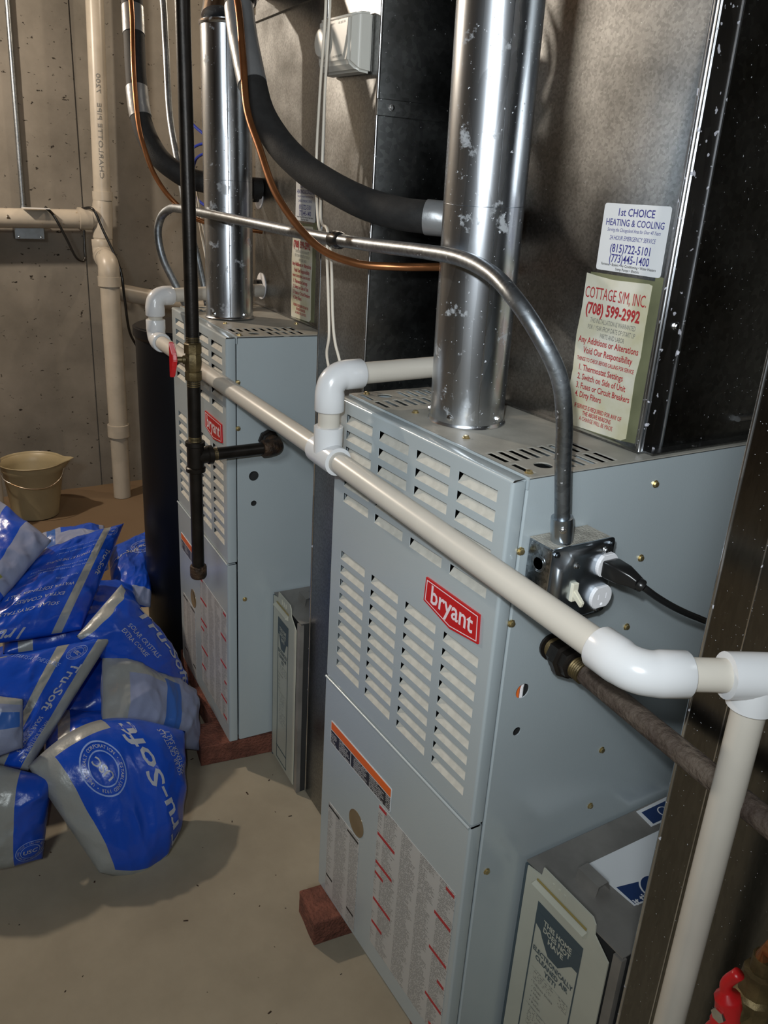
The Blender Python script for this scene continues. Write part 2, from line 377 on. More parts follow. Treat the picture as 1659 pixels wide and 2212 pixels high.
_tc = {}
def text_geo(s, bold=0.0, shear=0.0, cell=0):
    """flat outline text, normalised so that cap height = 1; returns verts2d, faces, width"""
    key = (s, bold, shear, cell)
    if key in _tc: return _tc[key]
    cu = bpy.data.curves.new('t', 'FONT'); cu.body = s; cu.size = 1; cu.offset = bold; cu.shear = shear; cu.resolution_u = 2
    cu.align_x = 'CENTER'; cu.fill_mode = 'FRONT'
    o = bpy.data.objects.new('t', cu); COL.objects.link(o)
    dg = bpy.context.evaluated_depsgraph_get(); me = bpy.data.meshes.new_from_object(o.evaluated_get(dg))
    bm = bmesh.new(); bm.from_mesh(me)
    if cell:
        xs = [v.co.x for v in bm.verts]; ys = [v.co.y for v in bm.verts]
        x = min(xs)
        while x < max(xs):
            bmesh.ops.bisect_plane(bm, geom=bm.verts[:]+bm.edges[:]+bm.faces[:], plane_co=(x, 0, 0), plane_no=(1, 0, 0)); x += cell
        y = min(ys)
        while y < max(ys):
            bmesh.ops.bisect_plane(bm, geom=bm.verts[:]+bm.edges[:]+bm.faces[:], plane_co=(0, y, 0), plane_no=(0, 1, 0)); y += cell
    bm.verts.index_update()
    V = [(v.co.x/.7, v.co.y/.7) for v in bm.verts]; Fc = [tuple(v.index for v in f.verts) for f in bm.faces]
    bm.free(); bpy.data.objects.remove(o); bpy.data.curves.remove(cu); bpy.data.meshes.remove(me)
    w = (max(v[0] for v in V)-min(v[0] for v in V)) if V else 1
    _tc[key] = (V, Fc, w); return _tc[key]
def lettering(name, lines, fn, m, parent=None, cell=0):
    """lines: (text, x, y, cap height, width or None, bold, shear, angle); fn maps (a,b)->xyz"""
    VV, FF = [], []
    for ln in lines:
        s, x, y, h, w = ln[:5]; bold = ln[5] if len(ln) > 5 else 0; sh = ln[6] if len(ln) > 6 else 0; ang = math.radians(ln[7]) if len(ln) > 7 else 0
        V, Fc, tw = text_geo(s, bold, sh, cell/h*.7 if cell else 0)
        sx = (w/tw) if w else h
        o = len(VV)
        for a, b in V:
            a2, b2 = a*sx, b*h
            VV.append(fn(x+a2*math.cos(ang)-b2*math.sin(ang), y+a2*math.sin(ang)+b2*math.cos(ang)))
        FF += [tuple(i+o for i in f) for f in Fc]
    return obj(name, VV, FF, m, parent)

def struct(o): o['kind'] = 'structure'; return o
# ------------------------------------------------------------------ the room
WX = -3.14
def wallbox(name, *a): return struct(box(name, *a))
struct(obj('floor', [(WX-.1, -6.0, 0), (4.2, -6.0, 0), (4.2, 1.9, 0), (WX-.1, 1.9, 0), (WX-.1, -6.0, -.1), (4.2, -6.0, -.1), (4.2, 1.9, -.1), (WX-.1, 1.9, -.1)],
    [(0, 1, 2, 3), (7, 6, 5, 4), (0, 4, 5, 1), (1, 5, 6, 2), (2, 6, 7, 3), (3, 7, 4, 0)], M['floor']))
wallbox('wall_left', WX-.2, WX, -6.0, .213, 0, 2.55, M['wall'])
wallbox('wall_left', WX-.2, WX-.004, .219, 1.9, 0, 2.55, M['wall'])
wallbox('trim_1', WX-.02, WX-.007, .2135, .2185, 0, 2.55, M['wall'])     # recessed form joint
wallbox('wall_back', WX, 4.2, 1.7, 1.9, 0, 2.55, M['wall'])
wallbox('wall_right', 4.1, 4.2, -6.0, 1.7, 0, 2.55, M['wall'])
wallbox('wall_front', WX, 4.1, -6.0, -5.9, 0, 2.55, M['wall'])
ceil = struct(box('ceiling', WX, 4.1, -5.9, 1.7, 2.62, 2.68, M['wood']))
for i in range(17):
    struct(box('joist', -3.0+.42*i, -2.96+.42*i, -5.9, 1.7, 2.36, 2.62, M['wood'], ceil))

# ------------------------------------------------------------------ furnaces
LX = [-.409, -.308, -.207, -.107]
LZ = [1.053-.0265*k for k in range(6)] + [.8165-.0263*k for k in range(9)]
def hexscrew(loc, nrm, parent, m=None, r=.0042):
    p = Vector(loc); n = Vector(nrm)
    g = [(-.001, r*1.35), (.0008, r*1.35), (.001, r*1.3), (.0012, r*.95), (.0035, r*.95), (.004, r*.6)]
    return lathe('screw', p, p+n, g, m or M['screw'], parent, 8)

def furnace(label, loc, rz, labels_var):
    t = thing('furnace', label, 'furnace', loc, rz, None)
    x0, x1, D, zb, zt = -.445, 0.0, .73, .06, 1.076
    # casing as open sheet-metal shell
    bm = bmesh.new()
    def bx(a0, a1, b0, b1, c0, c1):
        r = bmesh.ops.create_cube(bm, size=1)
        for v in r['verts']: v.co = Vector(((a0+a1)/2+v.co.x*(a1-a0), (b0+b1)/2+v.co.y*(b1-b0), (c0+c1)/2+v.co.z*(c1-c0)))
    bx(x0, x0+.002, .026, D, zb, zt-.004); bx(x0, x1-.002, D-.002, D, zb, zt-.004); bx(x0, x1-.002, .028, D, zb, zb+.002)
    bx(x0, x0+.03, .026, .028, zb, zt-.004)
    bx(x0+.004, x1-.004, .16, .162, zb, zt-.006); bx(x0+.003, x1-.004, .03, .16, .55, .552)
    from_bm('casing', bm, M['paint'], t)
    fn = lambda a, b, d: (x1-d, a, b)
    sp = plate('side_panel', [rrect(.026, D, zb, zt-.004, .002), circ(.062, .763, .0115), circ(.062, .697, .0068)], fn, .0015, M['paint'], t)
    # front return of the side panel, rounded bead
    tube('corner_bead', [(x1-.0035, .0275, zb+.001), (x1-.0035, .0275, zt-.0165)], .0036, M['paint'], t, 12)
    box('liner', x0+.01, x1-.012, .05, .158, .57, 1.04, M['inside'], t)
    if labels_var: w = tube('wire_bundle', [(x1-.006, .058, .735), (x1-.008, .060, .763), (x1-.006, .064, .79)], .0035, M['orange'], t, 8)
    if labels_var: tube('wire_bundle', [(x1-.006, .066, .735), (x1-.008, .067, .763), (x1-.006, .07, .79)], .003, M['plate_white'], t, 8)
    # feet: bricks are things of their own
    # ---- top cover
    slots = []
    for k in range(9): slots.append(rect(-.099, -.057, .0335+.0175*k, .0335+.0175*k+.0108))
    slots.append(rect(-.050, -.010, .0335, .0443))
    for k in range(5): slots.append(rect(-.050, -.010, .1035+.0175*k, .1143+.0175*k))
    slots.append(circ(-.030, .073, .0125))
    for k in range(9): slots.append(rect(-.388, -.346, .0335+.0175*k, .0335+.0175*k+.0108))
    slots.append(rect(-.435, -.395, .0335, .0443))
    for k in range(5): slots.append(rect(-.435, -.395, .1035+.0175*k, .1143+.0175*k))
    slots.append(circ(-.415, .073, .0125))
    plate('top_cover', [rrect(x0-.002, x1+.002, .024, D, .003)]+slots, lambda a, b, d: (a, b, zt-d), .0018, M['paint_top'], t)
    box('cover_lip', x0, x1+.0015, .0225, .0245, zt-.016, zt, M['paint'], t)
    box('inner_top', x0+.01, x1-.01, .04, .232, zt-.06, zt-.058, M['inside'], t)
    for q in ((-.012, .034), (-.165, .052), (-.305, .06), (-.435, .05), (-.14, .215)): hexscrew((*q, zt), (0, 0, 1), t)
    # ---- upper door
    dz0, dz1 = .5565, zt-.002
    me_loops = [rect(x0+.004, x1-.004, dz0, dz1-.004)]
    for xl in LX:
        for z in LZ: me_loops.append(rect(xl, xl+.081, z-.0155, z))
    dr = plate('upper_door', me_loops, lambda a, b, d: (a, d, b), .001, M['paint'], t)
    def channel(name, z0, z1, par, ybase=0.0):
        # rounded vertical bends and side flanges, one per side
        for s, xe in ((1, x1), (-1, x0)):
            V, Fc = [], []
            prof = [(xe-s*.004, ybase)] + [(xe-s*.004+s*.004*math.sin(a), ybase+.004-.004*math.cos(a)) for a in (math.pi/8, math.pi/4, math.pi*3/8, math.pi/2)] + [(xe, ybase+.019), (xe-s*.001, ybase+.0215), (xe-s*.006, ybase+.0222)]
            for (a, b) in prof: V += [(a, b, z0), (a, b, z1)]
            for i in range(len(prof)-1): Fc.append((2*i, 2*i+2, 2*i+3, 2*i+1) if s > 0 else (2*i, 2*i+1, 2*i+3, 2*i+2))
            o = obj('side_flange', V, Fc, M['paint'], par); smooth_by_angle(o, 1.2)
    channel('side_flange', dz0, dz1-.003, dr)
    V, Fc = [], []
    prof = [(0, dz1-.004)] + [(.004-.004*math.cos(a), dz1-.004+.004*math.sin(a)) for a in (.4, .8, 1.2, math.pi/2)] + [(.020, dz1), (.021, dz1-.002), (.019, dz1-.004)]
    for y, z in prof: V += [(x0+.003, y, z), (x1-.0005, y, z)]
    for i in range(len(prof)-1): Fc.append((2*i, 2*i+1, 2*i+3, 2*i+2))
    o = obj('top_flange', V, Fc, M['paint'], dr); smooth_by_angle(o, 1.2)
    lv = None
    for xl in LX:
        for z in LZ:
            if lv is None:
                zz = -.0155
                V = [(0, .0, zz), (.081, .0, zz), (.081, .0012, zz+.0006), (0, .0012, zz+.0006), (0, .0135, .0005), (.081, .0135, .0005), (0, .0125, -.0003), (.081, .0125, -.0003), (0, .0142, .0035), (.081, .0142, .0035)]
                Fc = [(0, 1, 2, 3), (3, 2, 5, 4), (4, 5, 9, 8), (0, 6, 7, 1), (6, 8, 9, 7), (0, 3, 4, 6), (1, 7, 5, 2), (4, 8, 6), (5, 7, 9)]
                lv = obj('louver', V, Fc, M['dust'], dr); lv.location = (xl, 0, z)
            else:
                c = lv.copy(); COL.objects.link(c); c.parent = dr; c.location = (xl, 0, z)
    # badge
    bd = plate('badge', [[(-.155, .8795), (-.031, .8795), (-.028, .8375), (-.0915, .8285), (-.157, .8420)][::-1]], lambda a, b, d: (a, -.0028+d, b), .0027, M['badge'], t)
    def F(a, b): return (a, -.0031, b)
    lettering('lettering', [('bryant', -.0915, .8465, .0275, .098, .016)], F, M['badge_white'], bd)
    o1 = [(-.152, .8765), (-.0335, .8765), (-.031, .8400), (-.0915, .8322), (-.1535, .8445)]
    cx, cy = -.0915, .855
    o2 = [(cx+(a-cx)*.978, cy+(b-cy)*.945) for a, b in o1]
    plate('border_line', [o1[::-1], o2], lambda a, b, d: (a, -.0031+d, b), .0003, M['badge_white'], bd)
    # ---- lower door
    lz0, lz1 = zb, .5525
    ld = plate('lower_door', [rect(x0+.004, x1-.004, lz0, lz1-.002)], lambda a, b, d: (a, -.001+d, b), .001, M['paint'], t)
    channel('side_flange', lz0, lz1-.002, ld, -.001)
    tube('door_lip', [(x0+.003, -.0012, lz1-.0015), (x1-.002, -.0012, lz1-.0015)], .0026, M['paint'], ld, 10)
    box('lip_ledge', x0+.003, x1-.003, -.0005, .019, lz1-.002, lz1-.0008, M['paint'], ld)
    # warning label, orange over black
    wl = plate('warning_label', [rrect(-.415, -.202, .4225, .4715, .003)], lambda a, b, d: (a, -.0018+d, b), .0007, M['sticker'], t)
    plate('orange_band', [rect(-.413, -.204, .4535, .4695)], lambda a, b, d: (a, -.0021+d, b), .0003, M['orange'], wl)
    plate('black_text_panel', [rect(-.413, -.3395, .4245, .4515)], lambda a, b, d: (a, -.0021+d, b), .0003, M['labelblack'], wl)
    plate('black_text_panel', [rect(-.337, -.204, .4245, .4515)], lambda a, b, d: (a, -.0021+d, b), .0003, M['labelblack'], wl)
    # sight glass plug
    lathe('sight_glass', (-.3075, -.0005, .317), (-.3075, -1, .317), [(0, .026), (.0012, .026), (.0016, .024), (.0012, .0225)], M['sight'], t)
    # small instruction label
    sl = plate('instruction_label', [rrect(-.412, -.2935, .066, .2875, .003)], lambda a, b, d: (a, -.0016+d, b), .0006, M['labelbig'], t)
    for a0, a1, b0 in ((-.41, -.368, .2815), (-.337, -.296, .2815), (-.41, -.385, .112), (-.325, -.30, .103)):
        plate('heading_bar', [rect(a0, a1, b0-.0045, b0)], lambda a, b, d: (a, -.0019+d, b), .0003, M['black_print'], sl)
    # big instruction label
    bl = plate('instruction_label', [rrect(-.237, -.014, .103, .417, .004)], lambda a, b, d: (a, -.0016+d, b), .0006, M['labelbig'], t)
    for a0, a1, b0 in ((-.235, -.212, .4145), (-.235, -.180, .3580), (-.235, -.182, .2960), (-.235, -.208, .2720), (-.235, -.178, .212), (-.235, -.20, .158),
                       (-.038, -.017, .4125), (-.060, -.017, .345), (-.064, -.017, .268), (-.035, -.017, .222), (-.062, -.017, .168), (-.045, -.017, .118)):
        plate('heading_bar', [rect(a0, a1, b0-.006, b0)], lambda a, b, d: (a, -.0019+d, b), .0003, M['red_print'], bl)
    # side screws
    for y, z in ((.254, 1.037), (.252, .927), (.249, .818), (.245, .603), (.242, .497), (.026, .978), (.026, .876), (.04, .456)):
        hexscrew((x1, y, z), (1, 0, 0), t)
    return t
fA = furnace('nearest grey furnace with louvered doors and red badge, outlet box on its side', (0, 0, 0), 0, 1)
fB = furnace('farther grey furnace beside the black tank, raised on red bricks', (-.942, .003, .008), -.0603, 0)
BM = Matrix.Translation((-.942, .003, .008)) @ Matrix.Rotation(-.0603, 4, 'Z')
def LB(x, y, z): return tuple(BM @ Vector((x, y, z)))

# bricks under the furnaces
def brick(loc, rz, label, L=.19, W=.09, H=.057):
    bm = bmesh.new(); r = bmesh.ops.create_cube(bm, size=1)
    for v in bm.verts: v.co = Vector((v.co.x*L, v.co.y*W, v.co.z*H))
    bmesh.ops.subdivide_edges(bm, edges=bm.edges[:], cuts=5, use_grid_fill=True)
    bmesh.ops.bevel(bm, geom=[e for e in bm.edges if e.is_boundary or e.calc_face_angle(0) > .8], offset=.002, segments=1, affect='EDGES')
    for v in bm.verts: v.co += Vector(noise.noise_vector(v.co*40+Vector(loc)*9))*.0013
    bm.normal_update()
    for v in bm.verts: pass
    o = from_bm('brick', bm, M['brick'], None, False); o.location = (loc[0], loc[1], loc[2]+H/2+.001); o.rotation_euler = (0, 0, rz)
    tag(o, label, 'brick', 'bricks raising the furnaces'); return o
brick((-.385, .044, 0), math.pi/2-.12, 'red brick under the left front corner of the nearest furnace')
brick((-.012-.942-.045, .045-.01, 0), math.pi/2-.15, 'red brick under the right front corner of the farther furnace', .19, .1)
brick((-.942-.19, .048, 0), -.05, 'red brick lying along the front edge of the farther furnace')
brick((-.942-.40, .075, 0), -.1, 'red brick under the left front corner of the farther furnace')
brick((-.06, .10, 0), math.pi/2, 'red brick under the right side of the nearest furnace')
for q, l in (((-.09, .62), 'nearest furnace, back right'), ((-.36, .62), 'nearest furnace, back left'), ((-1.02, .62), 'farther furnace, back right'), ((-1.27, .62), 'farther furnace, back left')):
    brick((q[0], q[1], 0), 0, 'red brick under the '+l)

# ------------------------------------------------------------------ plenums on the furnaces
def sticker_set(t, fn, ox=0):
    """the two printed stickers; fn(a,b,d) with a along the face, b height"""
    g = plate('glue_patch', [[(-.165, 1.07), (-.033, 1.085), (-.033, 1.303), (-.05, 1.305), (-.05, 1.298), (-.165, 1.298)][::1]], lambda a, b, d: fn(a, b, .0006-d), .0005, M['glue'], t)
    s1 = plate('service_sticker', [rrect(-.156, -.042, 1.3025, 1.3885, .004)], lambda a, b, d: fn(a, b, .0012-d), .0006, M['sticker'], t)
    F1 = lambda a, b: fn(a, b, .0015); x = -.099
    lettering('lettering', [('1st CHOICE', x, 1.3735, .0095, .062, .012), ('HEATING & COOLING', x, 1.3610, .0085, .100, .008),
        ('Serving the Chicagoland Area for Over 40 Years', x, 1.3535, .0046, .092, 0, .25), ('24 HOUR EMERGENCY SERVICE', x, 1.3430, .0056, .080, 0, .2),
        ('(815)722-5101', x, 1.3275, .0105, .070, .01), ('(773)445-1400', x, 1.3145, .0105, .070, .01)], F1, M['blue_print'], s1)
    lettering('fine_print', [('Furnaces \u2022 Boilers \u2022 Air Conditioning \u2022 Water Heaters', x, 1.3095, .0034, .096, .01), ('Sump Pumps \u2022 Electric', x, 1.3045, .0034, .042, .01)], F1, M['black_print'], s1)
    o = [(-.172, 1.296), (-.148, 1.2935), (-.12, 1.2915), (-.058, 1.2935), (-.0525, 1.292), (-.053, 1.24), (-.052, 1.20), (-.0555, 1.17), (-.054, 1.12), (-.0535, 1.087), (-.062, 1.082), (-.172, 1.079), (-.176, 1.12), (-.173, 1.16), (-.1755, 1.21), (-.172, 1.25)]
    s2 = plate('warranty_sticker', [o[::-1]], lambda a, b, d: fn(a, b, .0011-d), .0006, M['old_sticker'], t)
    F2 = lambda a, b: fn(a, b, .0014); x = -.113
    L2 = [('COTTAGE S/M, INC.', x, 1.2635, .0155, .112, 0), ('(708) 599-2992', x-.001, 1.2425, .0150, .100, .03),
        ('Any Additions or Alterations', x, 1.2010, .0090, .113, .012), ('Void Our Responsibility', x+.002, 1.1870, .0090, .093, .012),
        ('THINGS TO CHECK BEFORE CALLING FOR SERVICE', x, 1.1755, .0055, .108, .01),
        ('1. Thermostat Settings', x-.006, 1.1620, .0085, .085, .012), ('2. Switch on Side of Unit', x-.002, 1.1490, .0085, .093, .012),
        ('3. Fuses or Circuit Breakers', x+.003, 1.1360, .0085, .103, .012), ('4. Dirty Filters', x-.022, 1.1235, .0085, .052, .012),
        ('IF SERVICE IS REQUIRED FOR ANY OF', x, 1.1075, .0062, .092, .012), ('THE ABOVE REASONS', x, 1.0990, .0062, .056, .012), ('A CHARGE WILL BE MADE', x, 1.0905, .0062, .066, 0)]
    for s, dd in ((.0003, .0016),): lettering('lettering', [(q[0], q[1]+s, *q[2:]) for q in L2], (lambda dd: lambda a, b: fn(a, b, dd))(dd), M['red_print'], s2)
    lettering('lettering', L2, F2, M['red_print'], s2)
    lettering('fine_print', [('THIS INSTALLATION IS WARRANTED', x+.003, 1.2310, .0065, .084), ('FOR 1 YEAR FROM DATE OF START UP', x+.002, 1.2215, .0065, .088), ('PARTS AND LABOR', x+.006, 1.2120, .0065, .045)], F2, M['stat_text'], s2)

def plenum(label, loc, rz, xl, near):
    t = thing('plenum_duct', label, 'duct', loc, rz)
    z0, z1 = 1.0765, 2.35
    yf, xr, yb = .243, -.022, .722
    box('front_panel', xl, xr-.001, yf, yf+.002, z0, z1, M['galv'], t)
    box('side_panel', xr-.002, xr, yf+.002, yb, z0, z1, M['galv_dark'], t)
    box('side_panel', xl, xl+.002, yf+.002, yb, z0, z1, M['galv_dark'], t)
    box('rear_panel', xl, xr, yb, yb+.002, z0, z1, M['galv_dark'], t)
    # corner seam folded forward, and the standing seam strip down the side
    tube('corner_seam', [(xr-.004, yf-.003, z0), (xr-.004, yf-.003, z1)], .0045, M['cleat'], t, 10)
    box('seam_strip', xr, xr+.002, yf-.002, yf+.034, z0, z1, M['cleat'], t)
    tube('strip_edge', [(xr+.002, yf+.033, z0), (xr+.002, yf+.033, z1)], .002, M['cleat'], t, 8)
    tube('strip_edge', [(xr-.012, yf-.001, z0), (xr-.012, yf-.001, z1)], .0015, M['cleat'], t, 8)
    box('base_flange', xl, xr+.004, yf-.012, yf, z0, z0+.003, M['galv'], t)
    hexscrew((xr+.002, .262, 1.245), (1, 0, 0), t, M['steel'])
    hexscrew((xr+.010, .335, 1.0765), (0, 0, 1), t, M['steel'])
    box('base_flange', xr, xr+.018, yf, yb, z0, z0+.003, M['galv'], t)
    sticker_set(t, lambda a, b, d: (a-(0 if near else .068), yf-d, b))
    return t
pA = plenum('tall galvanized duct rising from the nearest furnace with two stickers', (0, 0, 0), 0, -.425, True)
pB = plenum('tall galvanized duct rising from the farther furnace, stickers partly hidden', (-.942, .003, .008), -.0603, -.505, False)
# folded cleat tab on A
V, Fc = tube_geo([(-.018, .428, 1.108), (-.018, .60, 1.108)], .006, 12); 
for v in V: v.z = 1.108+(v.z-1.108)*.7
o = obj('drive_cleat', V, Fc, M['cleat'], pA)
# B: horizontal slip seam, capped drain ports on the coil front
box('slip_seam', -.505, -.022, .236, .243, 1.738, 1.752, M['galv'], pB)
lathe('port_plate', (-.478, .243, 1.345), (-.478, -1, 1.345), [(0, .030), (.002, .030), (.003, .027)], M['plate_white'], pB)
lathe('port_plate', (-.455, .243, 1.125), (-.455, -1, 1.125), [(0, .034), (.002, .034), (.003, .031)], M['plate_white'], pB)
lathe('port_cap', (-.455, .243, 1.125), (-.455, -1, 1.125), [(.0031, .017), (.018, .017), (.019, .012)], M['black_tape'], pB, 14)
lathe('port_cap', (-.478, .243, 1.345), (-.478, -1, 1.345), [(.0031, .014), (.018, .014), (.019, .010)], M['black_tape'], pB, 14)

# ------------------------------------------------------------------ vent pipes
def flue(label, base, top, extra):
    t = thing('vent_pipe', label, 'pipe', base)
    b = Vector((0, 0, 0)); e = Vector(top)-Vector(base); r = .0545
    lathe('pipe', b, e, [(.001, r), (.30, r), (.3005, r-.0006), (.301, r), (e.length, r)], M['flue'], t, 48)
    lathe('flange_ring', b, e, [(.0004, .0575), (.0012, .0575), (.003, .0558), (.006, .0550)], M['flue'], t, 48)
    d = e.normalized()
    for a in (-2.3, -1.1, .3):
        n = Vector((math.cos(a), math.sin(a), 0)); hexscrew(d*.012+n*(r), n, t, M['steel'], .0038)
    # lap seam running up the pipe
    n = Vector((math.cos(-.35), math.sin(-.35), 0))
    tube('lap_seam', [d*.004+n*(r-.0004), d*(e.length)+n*(r-.0004)], .0010, M['flue'], t, 6)
    return t, r
fl, r = flue('wide shiny metal vent pipe rising from the nearest furnace', (-.246, .112, 1.077), (-.204, .057, 2.35), 0)
lettering('stamped_lettering', [('CANADA', 0, 0, .009, .05, .02)], lambda a, b: (lambda an, z: (-.017+math.cos(an)*.0552, math.sin(an)*.0552, z))(-1.15+b/.053, .293-a), M['stat_text'], fl)
lettering('stamped_lettering', [('MADE IN', 0, 0, .008, .045, .02)], lambda a, b: (lambda an, z: (-.018+math.cos(an)*.0552, math.sin(an)*.0552, z))(-.62+a/.053, .335+b), M['stat_text'], fl)
bB = LB(-.250, .090, 1.077); tB = (bB[0]-.022, bB[1]+.005, 1.700)
fl2, r = flue('narrower looking shiny metal vent pipe rising from the farther furnace', bB, tB, 0)
e = Vector(tB)-Vector(bB)
def ring(o, d, rr, par):
    lathe('rolled_bead', Vector(o)-Vector(d).normalized()*.006, Vector(o)+Vector(d), [(0, rr-.001), (.002, rr+.0035), (.006, rr+.005), (.010, rr+.0035), (.012, rr-.001)], M['flue'], par, 40)
ring(e+Vector((0, 0, -.004)), (0, 0, 1), .0525, fl2)
g2 = e+Vector((-.022, .02, .058)); g3 = g2+Vector((-.06, .055, .055)); g4 = g3+Vector((-.085, .08, .03))
for a, b_, d in ((e, g2, (-.2, .2, 1)), (g2, g3, (-.6, .55, .7)), (g3, g4, (-.7, .65, .3))):
    tube('elbow_gore', [a, a+(b_-a)*.5, b_], .0525, M['flue'], fl2, 40)
ring(g2, (-.35, .3, .9), .0525, fl2); ring(g3, (-.7, .65, .45), .0525, fl2)
tube('pipe', [g4, g4+Vector((-.35, .33, .10))], .0525, M['flue'], fl2, 36)

# ------------------------------------------------------------------ return ducts and filter boxes
def return_duct(label, loc, rz, seam=False):
    t = thing('return_duct', label, 'duct', loc, rz)
    x0, x1, y0, y1, z0, z1 = 0, .2, 0, .60, .004, 2.35
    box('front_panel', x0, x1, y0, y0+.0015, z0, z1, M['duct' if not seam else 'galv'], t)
    box('side_panel', x1-.0015, x1, y0+.0015, y1, z0, z1, M['galv_dark'], t)
    box('side_panel', x0, x0+.0015, y0+.0015, y1, z0, z1, M['galv_dark'], t)
    box('rear_panel', x0, x1, y1, y1+.0015, z0, z1, M['galv_dark'], t)
    for x in (x0, x1): tube('corner_fold', [(x, y0+.001, z0), (x, y0+.001, z1)], .0028, M['cleat'], t, 10)
    if seam:
        box('drive_cleat', x1, x1+.004, y0-.001, y1, 1.498, 1.523, M['galv_dark'], t, .001)
        hexscrew((x1+.004, .025, 1.511), (1, 0, 0), t, M['steel'])
        box('cross_crease', x1, x1+.0012, y0+.004, y1, .98, .983, M['galv_dark'], t)
    else:
        box('front_crease', x0+.045, x0+.0465, y0-.0006, y0, z0, z1, M['cleat'], t)
    return t
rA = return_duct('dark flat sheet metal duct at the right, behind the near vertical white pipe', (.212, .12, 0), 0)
rB = return_duct('tall flat sheet metal duct between the two furnaces with humidity control', (-.761, .126, 0), -.05, True)

def filter_box(label, loc, rz, h, w, brand):
    t = thing('filter_cabinet', label, 'filter box', loc, rz)
    z0 = .004
    box('cabinet_side', 0.002, w, .012, .60, z0, h-.001, M['inside'], t)
    box('top_panel', .001, w, .004, .60, h-.001, h+.001, M['cab_top'], t)
    box('edge_rail', w-.014, w+.001, .002, .012, z0, h-.004, M['cab_top'], t)
    box('edge_rail', 0.001, .006, .002, .012, z0, h-.004, M['slate'], t)
    o = [(.008, z0+.01), (w-.018, z0+.01), (w-.018, h-.026), (w-.048, h-.004), (w-.050, h+.013), (w-.057, h+.021), (.040, h+.021), (.038, h+.004), (.008, h-.002)]
    dr = plate('filter_door', [o[::-1]], lambda a, b, d: (a, .0005+d, b), .0022, M['filter'], t)
    # handle slot: amber channel with ledge
    V = [(.030, -.001, h-.010), (w-.060, -.001, h-.010), (w-.060, -.010, h-.013), (.030, -.010, h-.013), (.030, -.001, h-.022), (w-.060, -.001, h-.022), (w-.060, -.010, h-.016), (.030, -.010, h-.016)]
    obj('handle', V, [(0, 1, 2, 3), (3, 2, 6, 7), (4, 7, 6, 5), (0, 3, 7, 4), (1, 5, 6, 2), (0, 4, 5, 1)], M['filter'], dr)
    box('handle_slot', .032, w-.062, -.0018, -.0003, h-.0085, h-.0055, M['amber'], dr)
    for k in range(3): box('rib', .062+.012*k, .066+.012*k, -.0012, .0005, h, h+.012, M['filter'], dr)
    # printed panel
    a0, a1, b1 = .040, w-.062, h-.043
    F3 = lambda a, b, d: (a, -.0002-d*.0, b)
    pr = plate('printed_frame', [rect(a0, a1, z0+.02, b1), rect(a0+.0025, a1-.0025, z0+.0225, b1-.018)], lambda a, b, d: (a, -.0001+d*.5, b), .0006, M['slate'], dr)
    cx = (a0+a1)/2; W = a1-a0
    ar = [(a0, b1-.017), (a1, b1-.017), (a1, b1-.050), (cx+W*.36, b1-.050), (cx+W*.30, b1-.056), (cx+.01, b1-.078), (cx-.012, b1-.078), (cx-W*.30, b1-.056), (cx-W*.36, b1-.046), (a0, b1-.040)]
    plate('printed_arrow', [ar[::-1]], lambda a, b, d: (a, -.0003+d*.5, b), .0006, M['slate'], dr)
    FL = lambda a, b: (a, -.0006, b)
    lettering('lettering', [('THIS HOME', cx, b1-.030, .0095, W*.62, .03), ('DOES NOT', cx, b1-.0425, .0095, W*.60, .03), ('HAVE', cx, b1-.055, .0095, W*.34, .03)], FL, M['filter'], dr)
    lettering('lettering', [('ELECTRONICALLY', cx, b1-.0905, .0085, W*.90, .03), ('CLEANED AIR', cx, b1-.1035, .0085, W*.74, .03), ('YET!', cx, b1-.1165, .0085, W*.27, .03)], FL, M['slate'], dr)
    rows = [plate('printed_text', [rect(a0+.008, a1-.008, b1-.142, b1-.124)], lambda a, b, d: (a, -.0003+d*.3, b), .0006, M['labelcream'], dr)]
    lettering('fine_print', [('\u2022 Tobacco Smoke', cx-.012, b1-.152, .005, W*.50), ('\u2022 Dust', cx-.023, b1-.162, .005, W*.22), ('\u2022 Hair', cx-.023, b1-.172, .005, W*.2), ('\u2022 Lint', cx-.023, b1-.182, .005, W*.2), ('\u2022 Pollen', cx-.021, b1-.192, .005, W*.26)], FL, M['stat_text'], dr)
    plate('printed_text', [rect(a0+.008, a1-.008, b1-.29, b1-.20)], lambda a, b, d: (a, -.0003+d*.3, b), .0006, M['labelcream'], dr)
    box('printed_rule', a0, a1, -.0006, 0, z0+.055, z0+.0575, M['slate'], dr)
    # folded metal clip on top
    c = (w*.42, .045)
    V = [(c[0]-.020, c[1], h+.001), (c[0]+.022, c[1], h+.001), (c[0]+.022, c[1]+.003, h+.019), (c[0]-.020, c[1]+.003, h+.019), (c[0]-.020, c[1]+.022, h+.021), (c[0]+.022, c[1]+.022, h+.021), (c[0]+.022, c[1]+.03, h+.002), (c[0]-.020, c[1]+.03, h+.002)]
    cl = obj('spring_clip', V, [(0, 1, 2, 3), (3, 2, 5, 4), (4, 5, 6, 7)], M['cab_top'], t)
    md = cl.modifiers.new('s', 'SOLIDIFY'); md.thickness = .001
    return t
M['labelcream'] = print_lines('faint_print', (.48, .48, .40), (.26, .26, .23), .0042, 260, .5)
filter_box('cream filter cabinet beside the nearest furnace with papers on top', (.0035, .112, 0), 0, .446, .198, True)
tb = filter_box('narrow cream filter cabinet beside the farther furnace', (*LB(.0035, .108, 0)[:2], 0), -.0603, .470, .168, True)

